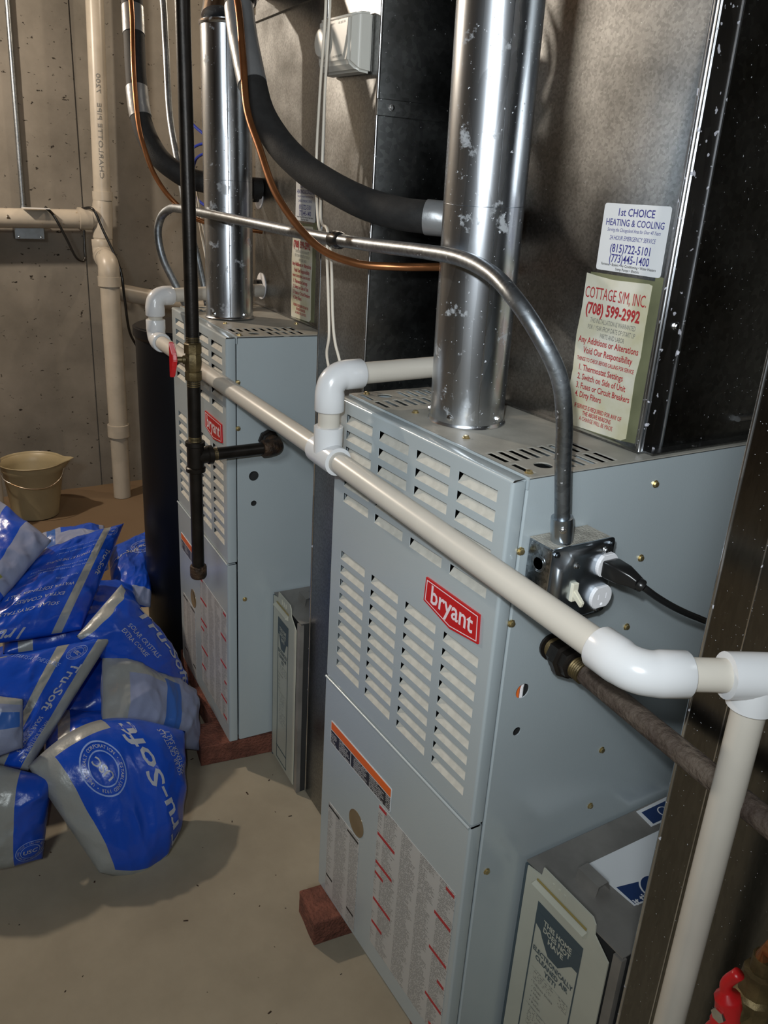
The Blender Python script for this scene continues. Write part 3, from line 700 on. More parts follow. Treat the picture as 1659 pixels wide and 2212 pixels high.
# flyers on the near filter cabinet
def flyer(label, pts, navy, z):
    t = thing('flyer', label, 'flyer')
    plate('paper', [pts], lambda a, b, d: (a, b, z-d), .0006, M['sticker'], t)
    for q in navy: plate('printed_block', [q], lambda a, b, d: (a, b, z+.0004-d), .0004, M['navy'], t)
    return t
ft = flyer('white and navy service flyer lying on the near filter cabinet', [(.056, .190), (.147, .196), (.175, .40), (.058, .43)], [[(.110, .198), (.145, .199), (.158, .300), (.148, .302), (.118, .235)]], .4485)
c0 = (.138, .250)
lathe('printed_seal', (c0[0], c0[1], .4492), (c0[0], c0[1], 1), [(0, .024), (.0003, .024)], M['white_print'], ft)
lathe('printed_seal', (c0[0], c0[1], .4496), (c0[0], c0[1], 1), [(0, .0215), (.0003, .0215)], M['navy'], ft)
lathe('printed_seal', (c0[0], c0[1]+.006, .4500), (c0[0], c0[1]+.006, 1), [(0, .012), (.0003, .012)], M['white_print'], ft)
lettering('lettering', [('it time?', .147, .225, .011, .05, .03, 0, 95)], lambda a, b: (a, b, .4492), M['white_print'], ft)
f2 = flyer('small navy and white card lying behind the service flyer', [(.008, .350), (.045, .345), (.048, .45), (.006, .452)], [[(.014, .356), (.042, .353), (.043, .43), (.013, .432)]], .4480)
lathe('printed_seal', (.030, .392, .4486), (.030, .392, 1), [(0, .011), (.0003, .011)], M['white_print'], f2)
lathe('printed_seal', (.030, .392, .4490), (.030, .392, 1), [(0, .009), (.0003, .009)], M['navy'], f2)

# ------------------------------------------------------------------ humidity control on the far return duct
t = thing('humidity_control', 'white wall humidity control with dial on the duct between furnaces', 'thermostat', (-.761, .126, 0), -.05)
bm = bmesh.new()
back = [(.034, -.0005, 1.563), (.176, -.0005, 1.559), (.176, -.0005, 1.646), (.034, -.0005, 1.650)]
mid = [(.034, -.024, 1.565), (.176, -.024, 1.561), (.176, -.024, 1.645), (.034, -.024, 1.649)]
fr = [(.046, -.036, 1.578), (.163, -.036, 1.574), (.163, -.036, 1.640), (.046, -.036, 1.644)]
vs = [bm.verts.new(v) for v in back+mid+fr]
for k in (0, 4):
    for i in range(4): bm.faces.new([vs[k+i], vs[k+(i+1) % 4], vs[k+4+(i+1) % 4], vs[k+4+i]])
bm.faces.new(vs[8:12]); bm.faces.new(vs[0:4][::-1])
bmesh.ops.bevel(bm, geom=bm.edges[:], offset=.004, segments=3, affect='EDGES')
o = from_bm('housing', bm, M['stat'], t); smooth_by_angle(o, .5)
lathe('dial', (.068, -.0355, 1.609), (.068, -1, 1.609), [(0, .0235), (.004, .0235), (.009, .020), (.010, .016)], M['stat'], t)
lettering('lettering', [('HUMIDIFIER CONTROL', .122, 1.5835, .0032, .040, .01)], lambda a, b: (a, -.0365, b), M['stat_text'], t)
lettering('fine_print', [('OUTSIDE TEMP', .098, 1.6375, .0026, .020, .01), ('-10  0  +10  +20', .135, 1.6365, .0030, .036, .01), ('HUMIDITY', .100, 1.6315, .0026, .016, .01), ('15 25 35', .135, 1.6308, .0030, .026, .01)], lambda a, b: (a, -.0365, b), M['stat_text'], t)
# ------------------------------------------------------------------ white condensate line in front of the furnaces
t = thing('condensate_line', 'long white plastic drain pipe running across the front of both furnaces', 'pipe')
r = .0167
A1 = Vector((-.383, -.046, 1.122)); A0 = Vector((-.383, -.046, .998))         # riser of the near furnace
B1 = Vector((-1.303, -.036, 1.120)); B0 = Vector((-1.303, -.036, 1.018))      # riser of the far furnace
N0 = Vector((.262, -.050, .972)); N1 = Vector((.315, .062, .968)); N2 = Vector((.315, .066, .02))
def seg(a, b, c0=0, c1=0, name='pipe', m=None, rr=None):
    a, b = Vector(a), Vector(b); d = (b-a).normalized()
    return tube(name, [a+d*c0, b-d*c1], rr or r, m or M['pvc'], t, 28)
seg(B0, A0, .035, .02); seg(A0, N0, .02, .03)
seg(A0, A1, .03, .035); seg(B0, B1, .03, .03)
A2 = Vector((-.381, .240, 1.128)); B2 = Vector((-1.430, .30, 1.124))
B2 = B1+Vector((-.06, .30, .004))
seg(A1, A2, .035, 0); seg(B1, B2, .03, 0)
elbow('elbow_fitting', A1, A0, A2, r, M['pvc_white'], t, .030, .024)
elbow('elbow_fitting', B1, B0, B2, r, M['pvc_white'], t, .024, .022)
elbow('elbow_fitting', B0, B1, A0, r, M['pvc_white'], t, .026, .022)
elbow('elbow_fitting', N0, A0, N1, r, M['pvc_white'], t, .032, .030, .0065)
# tee under the near riser
d = (N0-B0).normalized()
tt = lathe('tee_fitting', A0-d*.036, A0+d*.036, [(0, r+.0015), (.0005, r+.0055), (.010, r+.0058), (.062, r+.0058), (.0715, r+.0055), (.072, r+.0015)], M['pvc_white'], t, 30)
lathe('tee_branch', A0, A1, [(.005, r+.0055), (.046, r+.0058), (.0465, r+.001)], M['pvc_white'], tt, 30)
seg(N0, N1, .03, .02); seg(N1, N2, .03, 0)
d = (N1-N0).normalized()
tt = lathe('tee_fitting', N1-d*.034, N1+d*.034, [(0, r+.002), (.0005, r+.0065), (.030, r+.0068), (.066, r+.0068), (.068, r+.004)], M['pvc_white'], t, 30)
lathe('tee_branch', N1, N2, [(.0, r+.0055), (.034, r+.0065), (.0345, r+.001)], M['pvc_white'], tt, 30)

# ------------------------------------------------------------------ gas line of the far furnace
t = thing('gas_line', 'black iron gas pipe dropping in front of the far furnace with red valve', 'pipe')
gx, gy = -.880, -.089
def gs(a, b, rr=.0133, m='iron', nm='pipe'): return tube(nm, [a, b], rr, M[m], t, 24)
gs((gx-.006, gy-.004, 2.35), (gx, gy, 1.085)); gs((gx, gy, 1.012), (gx, gy, .885)); gs((gx, gy, .820), (gx, gy, .600))
for z0, z1 in ((1.085, 1.098), (.998, 1.014), (.884, .895)): lathe('pipe_thread', (gx, gy, z0), (gx, gy, 9), [(k*(z1-z0)/8, .0138 if k % 2 else .0131) for k in range(9)], M['brass'], t, 18)
vb = lathe('valve_body', (gx, gy, 1.012), (gx, gy, 9), [(0, .0165), (.002, .0175), (.017, .0175), (.018, .0150), (.024, .0168), (.038, .0180), (.050, .0165), (.053, .0150), (.054, .0180), (.072, .0180), (.074, .0160)], M['brass'], t, 8)
lathe('valve_stem', (gx, gy, 1.052), (gx-.35, gy-1, 1.052), [(.008, .0095), (.020, .0085), (.021, .0060), (.030, .0060)], M['brass'], vb, 16)
hv = Vector((-.33, -.944, 0)); hc = Vector((gx, gy, 1.052))+hv*.032
side = hv.cross(Vector((0, 0, 1)))
bm = bmesh.new()
pr = [(-.006, -.034), (.006, -.034), (.0085, -.012), (.0105, 0), (.0085, .012), (.006, .034), (-.006, .034), (-.0085, .012), (-.0105, 0), (-.0085, -.012)]
va = [bm.verts.new(hc+side*a+Vector((0, 0, b))+hv*(.004 if abs(b) > .02 else -.002)) for a, b in pr]; vc = [bm.verts.new(hc+side*a+Vector((0, 0, b))+hv*(.014 if abs(b) > .02 else .007)) for a, b in pr]
bm.faces.new(va); bm.faces.new(vc[::-1])
for i in range(10): bm.faces.new([va[i], va[(i+1) % 10], vc[(i+1) % 10], vc[i]])
bmesh.ops.bevel(bm, geom=bm.edges[:], offset=.0015, segments=2, affect='EDGES')
from_bm('valve_handle', bm, M['redh'], t)
def fit_band(c, d, rr, L, m, nm='tee_fitting', par=None):
    c = Vector(c); d = Vector(d).normalized()
    return lathe(nm, c-d*L/2, c+d, [(0, rr), (.001, rr+.0025), (.009, rr+.003), (.011, rr), (L-.011, rr), (L-.009, rr+.003), (L-.001, rr+.0025), (L, rr)], M[m], par or t, 24)
te = fit_band((gx, gy, .852), (0, 0, 1), .0175, .066, 'iron')
lathe('tee_branch', (gx, gy, .852), (gx, 9, .855), [(0, .0170), (.024, .0170), (.026, .0198), (.035, .0200), (.036, .015)], M['iron'], te, 24)
lathe('pipe_thread', (gx, gy+.036, .852), (gx, 9, .855), [(k*.0013, .0138 if k % 2 else .0131) for k in range(9)], M['brass'], te, 18)
gs((gx, gy+.03, .852), (gx, .070, .853))
elbow('iron_elbow', (gx, .096, .853), (gx, -.1, .853), (-1, .096, .853), .0133, M['rust'], t, .019, .017, .0055, 22)
gs((gx-.01, .096, .853), (gx-.055, .096, .853), .0133, 'rust')
lathe('iron_union', (gx-.030, .0955, .855), (-2, .0955, .855), [(0, .016), (.001, .020), (.014, .020), (.015, .0235), (.022, .0235), (.026, .020)], M['iron'], t, 8)
lathe('pipe_cap', (gx, gy, .604), (gx, gy, -1), [(0, .0150), (.001, .0172), (.004, .0180), (.024, .0180), (.029, .0155), (.031, .008)], M['rust'], t, 20)

# gas line of the near furnace
t = thing('gas_line', 'thick dusty rusty iron pipe leaving the near furnace below its outlet box', 'pipe')
g0 = Vector((.0, .100, .823)); g1 = Vector((.030, .093, .828)); g2 = Vector((.062, .0865, .832)); g3 = Vector((.60, .072, .797))
lathe('iron_nipple', (-.004, .1005, .826), g2, [(.0, .0165), (.010, .0165), (.010, .019), (.014, .019), (.014, .0150)], M['iron'], t, 20)
lathe('pipe_thread', (.010, .098, .827), g2, [(k*.0016, .0150 if k % 2 else .0140) for k in range(12)], M['brass'], t, 20)
lathe('iron_union', (.024, .0955, .828), g2+Vector((.1, -.02, .01)), [(0, .018), (.001, .0215), (.013, .0215), (.014, .026), (.026, .026), (.028, .021), (.040, .0200), (.042, .016)], M['iron'], t, 8)
lathe('pipe_thread', g2+Vector((.003, -.001, 0)), g3, [(k*.0016, .0150 if k % 2 else .0140) for k in range(12)], M['brass'], t, 20)
tube('pipe', [g2+Vector((.008, 0, 0)), g3], .0140, M['dusty_iron'], t, 28)

# ------------------------------------------------------------------ conduit run and outlet box
t = thing('conduit', 'bent steel conduit arching from the outlet box across both furnaces', 'conduit')
cr = .0098
P = [(.031, .062, 1.000), (.031, .055, 1.045), (.033, .044, 1.10), (.035, .034, 1.155), (.034, .018, 1.205), (.018, -.005, 1.250), (-.02, -.012, 1.283), (-.08, .000, 1.303), (-.16, .014, 1.313), (-.26, .024, 1.313), (-.43, .032, 1.309), (-.6, .036, 1.308), (-.85, .038, 1.312), (-1.10, .040, 1.316), (-1.34, .042, 1.318), (-1.425, .045, 1.312), (-1.465, .036, 1.290), (-1.475, .030, 1.250), (-1.472, .040, 1.19), (-1.467, .072, 1.12), (-1.46, .10, 1.05), (-1.46, .11, .95)]
tube('pipe', catmull(P, 8), cr, M['emt'], t, 22)
d = (Vector(P[1])-Vector(P[0])).normalized()
cn = lathe('connector', Vector(P[0])+d*-.003, Vector(P[1]), [(0, .0125), (.003, .0125), (.004, .0138), (.026, .0140), (.034, .0135), (.0345, .0105)], M['cover'], t, 24)
hexscrew(Vector(P[0])+d*.018+Vector((.011, -.0085, 0)), (.8, -.6, 0), cn, M['steel'], .0034)
tp = [Vector((-.548, .0352, 1.308))+Vector((.006*k, 0, 0)) for k in range(7)]
tube('tape_wrap', tp, [.0108, .0135, .0125, .0142, .0128, .0136, .0108], M['black_tape'], t, 18)

t = thing('outlet_box', 'steel outlet box with switch and two white receptacles on the near furnace', 'outlet box')
yb0, yb1, zb0, zb1 = .036, .136, .894, .996
box('box_body', .0008, .0455, yb0, yb1, zb0, zb1, M['box'], t, .0035, 3)
for y in (.045, .1): pass
def ringk(c, n, r0, par):  # knockout disc with pressed rim
    lathe('knockout', c, Vector(c)+Vector(n), [(-.0002, r0+.0012), (.0005, r0+.0012), (.0005, r0), (.0002, r0-.0005)], M['box'], par, 24)
for z in (.970, .928): ringk((.023, yb0, z), (0, -1, 0), .0115, t); ringk((.023, yb0, z-.001), (0, -1, 0), .0085, t)
ringk((.023, .088, zb1), (0, 0, 1), .0112, t); ringk((.023, .118, zb1), (0, 0, 1), .009, t)
box('dust_layer', .001, .044, yb0+.0015, yb1-.0015, zb1-.0005, zb1+.0006, M['box_dust'], t)
# raised cover
bm = bmesh.new()
def ringloop(x, y0, y1, z0, z1, rr, notch):
    pts = []
    for cy, cz, s in ((y1-rr, z0+rr, -90), (y1-rr, z1-rr, 0), (y0+rr, z1-rr, 90), (y0+rr, z0+rr, 180)):
        for i in range(7):
            a = math.radians(s+90*i/6); pts.append(Vector((x, cy+rr*math.cos(a), cz+rr*math.sin(a))))
    if notch:  # dished corners that clear the screws
        for k, (cy, cz) in enumerate(((y1, z0), (y1, z1), (y0, z1), (y0, z0))):
            for i in range(7):
                p = pts[k*7+i]; v = Vector((0, p.y-cy, p.z-cz)); a = math.radians(-90+90*k + 90*i/6)
                q = Vector((x, cy, cz)); # concave: arc about the corner
                ang0 = [180, 270, 0, 90][k]; a = math.radians(ang0 - 90*i/6)
                pts[k*7+i] = q+Vector((0, math.cos(a)*notch, math.sin(a)*notch))
    return pts
cy0, cy1, cz0, cz1 = .0335, .1385, .8925, .9975
L0 = ringloop(.0455, cy0, cy1, cz0, cz1, .006, 0); L1 = ringloop(.0475, cy0, cy1, cz0, cz1, .006, 0)
L2 = ringloop(.0478, cy0+.004, cy1-.004, cz0+.004, cz1-.004, .005, .017)
L3 = ringloop(.0545, cy0+.0065, cy1-.0065, cz0+.0065, cz1-.0065, .005, .018)
L4 = ringloop(.0575, cy0+.011, cy1-.011, cz0+.011, cz1-.011, .005, .018)
rows = [[bm.verts.new(p) for p in L] for L in (L0, L1, L2, L3, L4)]
for a, b in zip(rows, rows[1:]):
    for i in range(28): bm.faces.new([a[i], a[(i+1) % 28], b[(i+1) % 28], b[i]])
bm.faces.new(rows[-1])
o = from_bm('box_cover', bm, M['cover'], t); smooth_by_angle(o, 1.3)
FX = .0576
for y, z in ((.066, .975), (.066, .913), (.112, .988), (.112, .906)): hexscrew((FX, y, z), (1, 0, 0), t, M['steel'], .0030)
for y, z in ((.0405, .990), (.1315, .990), (.1315, .900), (.0405, .900)): hexscrew((.0478, y, z), (1, 0, 0), t, M['box'], .0032)
# toggle switch
sw = box('switch_collar', FX-.002, FX+.0045, .0620, .0715, .928, .9525, M['ivory'], t, .0012)
V = [(FX+.003, .0633, .945), (FX+.003, .0702, .945), (FX+.003, .0702, .935), (FX+.003, .0633, .935), (FX+.020, .0638, .933), (FX+.020, .0697, .933), (FX+.0175, .0697, .9255), (FX+.0175, .0638, .9255)]
bm = bmesh.new(); vs = [bm.verts.new(v) for v in V]
for f in ((0, 1, 2, 3), (4, 7, 6, 5), (0, 4, 5, 1), (1, 5, 6, 2), (2, 6, 7, 3), (3, 7, 4, 0)): bm.faces.new([vs[i] for i in f])
bmesh.ops.recalc_face_normals(bm, faces=bm.faces[:]); bmesh.ops.bevel(bm, geom=bm.edges[:], offset=.0012, segments=2, affect='EDGES')
from_bm('switch_toggle', bm, M['ivory'], sw)
def receptacle(y, z, holes):
    r0 = .0168; prof = []
    for i in range(32):
        a = 2*math.pi*i/32; b = r0*math.sin(a); prof.append((y+r0*math.cos(a), z+max(-.0138, min(.0138, b))))
    lo = [prof]
    if holes: lo += [rect(y-.0075, y-.0055, z-.002, z+.006), rect(y+.0055, y+.0075, z-.002, z+.006), circ(y, z-.0085, .0026, 10)]
    q = plate('receptacle', lo, lambda a, b, d: (FX+.0050-d, a, b), .0045, M['plate_white'], t)
    plate('receptacle_rim', [[(y+(a-y)*1.04, z+(b-z)*1.04) for a, b in prof]], lambda a, b, d: (FX+.0030-d, a, b), .006, M['plate_white'], t)
    if holes: box('slot_bottom', FX+.0002, FX+.0006, y-.009, y+.009, z-.012, z+.008, M['black_print'], q)
receptacle(.1170, .9675, False); receptacle(.1150, .9235, True)

t = thing('power_cord', 'black plug and cord in the upper receptacle of the outlet box', 'power cord')
y, z = .1165, .9665
def loopx(x, hy, hz, cy, cz, n=4):
    out = []
    for sy, sz, s in ((1, -1, -90), (1, 1, 0), (-1, 1, 90), (-1, -1, 180)):
        for i in range(n+1):
            a = math.radians(s+90*i/n); k = .003
            out.append(Vector((x, cy+sy*(hy-k)+k*math.cos(a), cz+sz*(hz-k)+k*math.sin(a))))
    return out
secs = [(FX+.0068, .0125, .0105, y, z), (FX+.012, .0130, .0115, y, z), (FX+.030, .0120, .0105, y+.002, z-.001), (FX+.042, .0085, .0085, y+.005, z-.003), (FX+.050, .0070, .0070, y+.008, z-.006)]
V = []; Fc = []
for s in secs: V += loopx(*s)
n = 20
for i in range(len(secs)-1):
    for k in range(n): Fc.append((i*n+k, i*n+(k+1) % n, (i+1)*n+(k+1) % n, (i+1)*n+k))
Fc.append(tuple(range(n))); Fc.append(tuple(range(len(V)-1, len(V)-n-1, -1)))
o = obj('plug', V, Fc, M['cord'], t); smooth_by_angle(o, .8)
P = catmull([(FX+.048, y+.007, z-.005), (FX+.056, y+.013, z-.010), (.118, .150, .942), (.121, .185, .921), (.118, .235, .895), (.108, .285, .872), (.09, .36, .855)], 7)
tube('strain_relief', [P[0], P[2], P[4], P[5], P[6]], [.0075, .0083, .0085, .0078, .0045], M['cord'], t, 18)
tube('cord', P[4:], .0044, M['cord'], t, 14)

# ------------------------------------------------------------------ refrigerant lines
def hose(label, pts, rad, cop, crad, tapes, n=10, end_collar=True):
    t = thing('insulated_line', label, 'hose')
    P = catmull(pts, n)
    V, Fc = tube_geo(P, rad, 26)
    c = Vector(pts[0])
    out = []
    for v in V: out.append(v+Vector(noise.noise_vector(v*14))*.0016)
    o = obj('foam_sleeve', out, Fc, M['foam'], t); smooth_by_angle(o, 1)
    for i0, i1 in tapes:
        tube('tape_wrap', P[i0:i1+1], rad+.0014, M['tape'], t, 26)
    return t, P
tA, PA = hose('thick black foam covered line curving down to the near furnace duct', [(-.99, .04, 1.90), (-.946, .028, 1.775), (-.888, .012, 1.690), (-.834, .004, 1.600), (-.755, .004, 1.492), (-.650, .028, 1.416), (-.530, .065, 1.372), (-.440, .095, 1.355), (-.385, .130, 1.352), (-.37, .19, 1.350), (-.365, .2425, 1.350)], .0245, None, 0, [(22, 35), (77, 85)], 10)
t = thing('copper_line', 'thin bare copper tube running beside the near black hose', 'pipe')
tube('pipe', catmull([(-.93, .00, 1.86), (-.893, .004, 1.722), (-.825, -.012, 1.662), (-.776, -.0240, 1.578), (-.730, -.036, 1.50), (-.672, -.038, 1.439), (-.599, -.037, 1.366), (-.505, -.016, 1.302), (-.439, .018, 1.281), (-.395, .068, 1.280), (-.375, .13, 1.282), (-.36, .2425, 1.283)], 8), .0060, M['copper'], t, 16)
tB, PB = hose('thick black foam covered line curving down to the far furnace duct', [(-1.746, .070, 2.02), (-1.684, .050, 1.854), (-1.638, .038, 1.737), (-1.583, .023, 1.599), (-1.541, .022, 1.504), (-1.493, .045, 1.431), (-1.445, .090, 1.392), (-1.415, .131, 1.380), (-1.39, .20, 1.374), (-1.385, .270, 1.372)], .0255, None, 0, [(17, 22), (31, 38)], 10)
t = thing('copper_line', 'thin reddish copper tube running beside the far black hose', 'pipe')
tube('pipe', catmull([(-1.69, .06, 2.0), (-1.646, .036, 1.846), (-1.604, .026, 1.741), (-1.556, .010, 1.626), (-1.510, .002, 1.511), (-1.480, .006, 1.449), (-1.45, .021, 1.387), (-1.405, .051, 1.332), (-1.375, .11, 1.290), (-1.37, .2685, 1.27)], 8), .0058, M['copper'], t, 14)
t = thing('flexible_conduit', 'silver conduit hanging in front of the concrete wall behind the far vent pipe', 'conduit')
tube('pipe', catmull([(-1.78, .12, 2.05), (-1.713, .135, 1.846), (-1.66, .125, 1.700), (-1.60, .110, 1.54), (-1.535, .105, 1.43), (-1.50, .105, 1.36), (-1.475, .110, 1.28), (-1.455, .125, 1.20), (-1.440, .14, 1.10), (-1.43, .155, .98)], 8), .0085, M['emt'], t, 16)
lathe('coupling', (-1.527, .105, 1.42), (-1.50, .105, 1.36), [(0, .011), (.001, .013), (.026, .013), (.027, .010)], M['black_tape'], t, 16)
t = thing('white_cable', 'pair of thin white cables looping beside the silver conduit', 'cable')
for k, off in enumerate((0, .02)):
    tube('wire', catmull([(-1.69+off, .155, 2.05), (-1.65+off, .155, 1.80), (-1.600+off, .15, 1.584), (-1.565+off, .145, 1.475), (-1.50+off, .145, 1.30), (-1.452+off*1.5, .15, 1.18), (-1.435, .17, 1.05)], 6), .0028, M['white_wire'], t, 8)
t = thing('blue_cable', 'loose blue cables looping behind the black gas pipe', 'cable')
for q in ([(-2.565, .495, 1.590), (-2.54, .5, 1.570), (-2.47, .52, 1.535), (-2.40, .54, 1.500)], [(-2.40, .54, 1.512), (-2.47, .5, 1.505), (-2.55, .49, 1.480), (-2.60, .5, 1.42)], [(-2.38, .53, 1.485), (-2.46, .5, 1.470), (-2.54, .5, 1.44), (-2.57, .5, 1.35), (-2.50, .5, 1.31), (-2.40, .52, 1.28)]):
    tube('wire', catmull(q, 6), .0052, M['blue_wire'], t, 8)
tube('wire', catmull([(-2.50, .56, 2.3), (-2.52, .56, 1.9), (-2.55, .55, 1.70), (-2.53, .55, 1.5), (-2.50, .55, 1.2), (-2.44, .56, .9)], 6), .005, M['black_tape'], t, 8)
# thermostat wires of the near furnace
t = thing('white_cable', 'two thin white control wires hanging in front of the near return duct', 'cable')
tube('wire', catmull([(-.69, .085, 1.92), (-.665, .070, 1.74), (-.640, .060, 1.650), (-.668, .068, 1.535), (-.690, .076, 1.42), (-.648, .062, 1.325), (-.575, .040, 1.305), (-.560, .035, 1.27), (-.530, .025, 1.20), (-.520, .022, 1.155), (-.530, .025, 1.118), (-.52, .04, 1.06), (-.49, .06, 1.0)], 8), .0024, M['white_wire'], t, 8)
tube('wire', catmull([(-.665, .085, 1.92), (-.648, .070, 1.74), (-.626, .060, 1.650), (-.650, .068, 1.535), (-.668, .076, 1.42), (-.640, .062, 1.335), (-.572, .040, 1.320), (-.545, .035, 1.27), (-.515, .025, 1.19), (-.498, .022, 1.15), (-.480, .025, 1.110), (-.47, .03, 1.03), (-.462, .03, .96), (-.455, .02, .93)], 8), .0024, M['white_wire'], t, 8)

# ------------------------------------------------------------------ red handled valve at the right edge
t = thing('drain_valve', 'brass valve with red lever at the lower right edge', 'valve')
c = Vector((.405, .045, .640))
lathe('valve_body', c+Vector((0, 0, -.07)), c+Vector((0, 0, 1)), [(0, .012), (.02, .012), (.021, .018), (.045, .018), (.05, .022), (.08, .022), (.085, .018), (.11, .017), (.112, .012), (.13, .012)], M['brass'], t, 10)
lathe('valve_stem', c, c+Vector((0, -1, 0)), [(0, .012), (.028, .010), (.034, .007)], M['brass'], t, 14)
V, Fc = tube_geo(catmull([c+Vector((-.004, -.034, .052)), c+Vector((-.012, -.036, .030)), c+Vector((-.006, -.033, .008)), c+Vector((-.004, -.033, -.014)), c+Vector((-.012, -.036, -.036)), c+Vector((-.016, -.037, -.058))], 5), [.006]*8+[.013]*10+[.009]*8, 12)
o = obj('valve_handle', V, Fc, M['redh'], t, True)
lathe('handle_nut', c+Vector((-.006, -.040, 0)), c+Vector((-.006, -1, 0)), [(0, .0075), (.008, .0075), (.009, .004)], M['steel'], t, 6)
tube('pipe', [c+Vector((0, 0, -.06)), (c.x, c.y, .003)], .011, M['copper'], t, 16)
tube('pipe', [c+Vector((0, 0, .055)), c+Vector((.0, 0, .075)), c+Vector((.3, .01, .085))], .011, M['copper'], t, 16)

# ------------------------------------------------------------------ black tank
t = thing('softener_tank', 'tall black round tank standing left of the farther furnace', 'tank', (-1.562, .138, 0))
lathe('tank_body', (0, 0, .001), (0, 0, 1), [(0, .125), (.006, .140), (.03, .148), (.06, .150), (1.00, .150), (1.005, .149)], M['tank'], t, 64)
lathe('tank_lid', (0, 0, 1.002), (0, 0, 1), [(0, .1485), (.0, .156), (.022, .156), (.030, .150), (.034, .13), (.034, .02)], M['tank'], t, 64)

# ------------------------------------------------------------------ drain stack on the left wall
t = thing('drain_stack', 'beige plastic drain pipes and elbows mounted on the left concrete wall', 'pipe')
def ps(a, b, rr, nm='pipe'): return tube(nm, [a, b], rr, M['pvc_old'], t, 28)
def cup(a, b, rr, L):
    return lathe('coupling', a, b, [(0, rr), (.0005, rr+.006), (L-.0005, rr+.006), (L, rr)], M['pvc_old'], t, 32)
lettering('pipe_print', [('CHARLOTTE PIPE', -.06, 0, .016, .28, 0)], lambda a, b: (-3.05+.0353*math.cos(-.42+b/.034), .283+(a/.2)*.0045+.0353*math.sin(-.42+b/.034), 1.565+a), M['stat_text'], t)
lettering('pipe_print', [('7200', .15, 0, .016, .07, 0)], lambda a, b: (-3.05+.0353*math.cos(-.42+b/.034), .283+(a/.2)*.0045+.0353*math.sin(-.42+b/.034), 1.565+a), M['stat_text'], t)
ps((-3.05, .305, 2.55), (-3.05, .277, 1.30), .034)
cup((-3.05, .2785, 1.315), (-3.05, .277, 1.0), .0345, .035)
lathe('wye_fitting', (-3.05, .277, 1.29), (-3.04, .262, 1.05), [(0, .036), (.03, .040), (.16, .040), (.165, .037), (.20, .037)], M['pvc_old'], t, 30)
tube('wye_branch', [(-3.05, .272, 1.225), (-3.05, .215, 1.205)], .041, M['pvc_old'], t, 30)
cup((-3.05, .225, 1.206), (-3.05, .1, 1.204), .0385, .05)
ps((-3.05, .20, 1.204), (-3.05, -.40, 1.192), .0375)
elbow('elbow_fitting', (-3.04, .262, 1.065), (-3.045, .262, 1.2), (-2.95, .255, 1.045), .036, M['pvc_old'], t, .03, .04, .007)
elbow('elbow_fitting', (-2.950, .262, 1.045), (-3.05, .262, 1.065), (-2.950, .262, .5), .036, M['pvc_old'], t, .05, .042, .008)
cup((-2.950, .262, .985), (-2.950, .262, 0), .0415, .04)
ps((-2.950, .262, .99), (-2.950, .262, .335), .040)
cup((-2.950, .262, .345), (-2.950, .262, 0), .041, .055)
ps((-2.950, .262, .33), (-2.950, .262, .002), .0375)
ps((-3.02, .30, .915), (-3.02, 1.20, .74), .036)
tube('bracket', [(-3.14, -.10, 1.192), (-3.05, -.10, 1.236), (-3.01, -.10, 1.20)], .006, M['steel'], t, 8)
t2 = thing('wall_conduit', 'thin steel conduit running down the left wall to a small grey box', 'conduit')
tube('pipe', [(-3.125, -.002, 2.55), (-3.125, -.023, 1.245)], .0095, M['emt'], t2, 16)
box('junction_box', -3.139, -3.085, -.070, .045, 1.115, 1.19, M['galv'], t2, .003)
lathe('connector', (-3.125, -.023, 1.19), (-3.125, -.023, 9), [(0, .012), (.03, .012), (.055, .0115), (.056, .010)], M['emt'], t2, 16)
box('box_cover', -3.0855, -3.0835, -.066, .041, 1.119, 1.186, M['cover'], t2)
for y in (-.055, .03): hexscrew((-3.0835, y, 1.125), (1, 0, 0), t2, M['steel'], .003)
t3 = thing('black_cable', 'thin black cable draped over the beige drain pipe on the wall', 'cable')
tube('wire', catmull([(-3.03, .045, 1.245), (-3.0, .07, 1.215), (-2.995, .11, 1.13), (-3.0, .145, 1.055), (-3.01, .18, 1.045), (-3.02, .185, 1.09), (-3.03, .19, 1.16)], 8), .0055, M['black_tape'], t3, 10)
tube('wire', catmull([(-3.04, .19, 1.245), (-3.0, .225, 1.245), (-2.985, .255, 1.17), (-2.94, .305, 1.02), (-2.93, .315, .90), (-2.95, .335, .75), (-2.98, .39, .64), (-2.99, .41, .50), (-2.99, .42, .36), (-2.97, .47, .29), (-2.96, .50, .2)], 8), .0055, M['black_tape'], t3, 10)
t4 = box('paper_tag', -3.03, -2.98, -.045, .055, 1.2395, 1.242, M['sticker']); tag(t4, 'small white tag lying on top of the beige drain pipe', 'tag')
t5 = thing('white_pipe', 'white pipe end standing at the far left edge beside the bucket', 'pipe')
tube('pipe', [(-2.72, -.285, .001), (-2.72, -.285, .36)], .022, M['pvc_old'], t5, 20)
lathe('coupling', (-2.72, -.285, .30), (-2.72, -.285, 1), [(0, .022), (.0005, .027), (.05, .027), (.0505, .022)], M['pvc_old'], t5, 24)

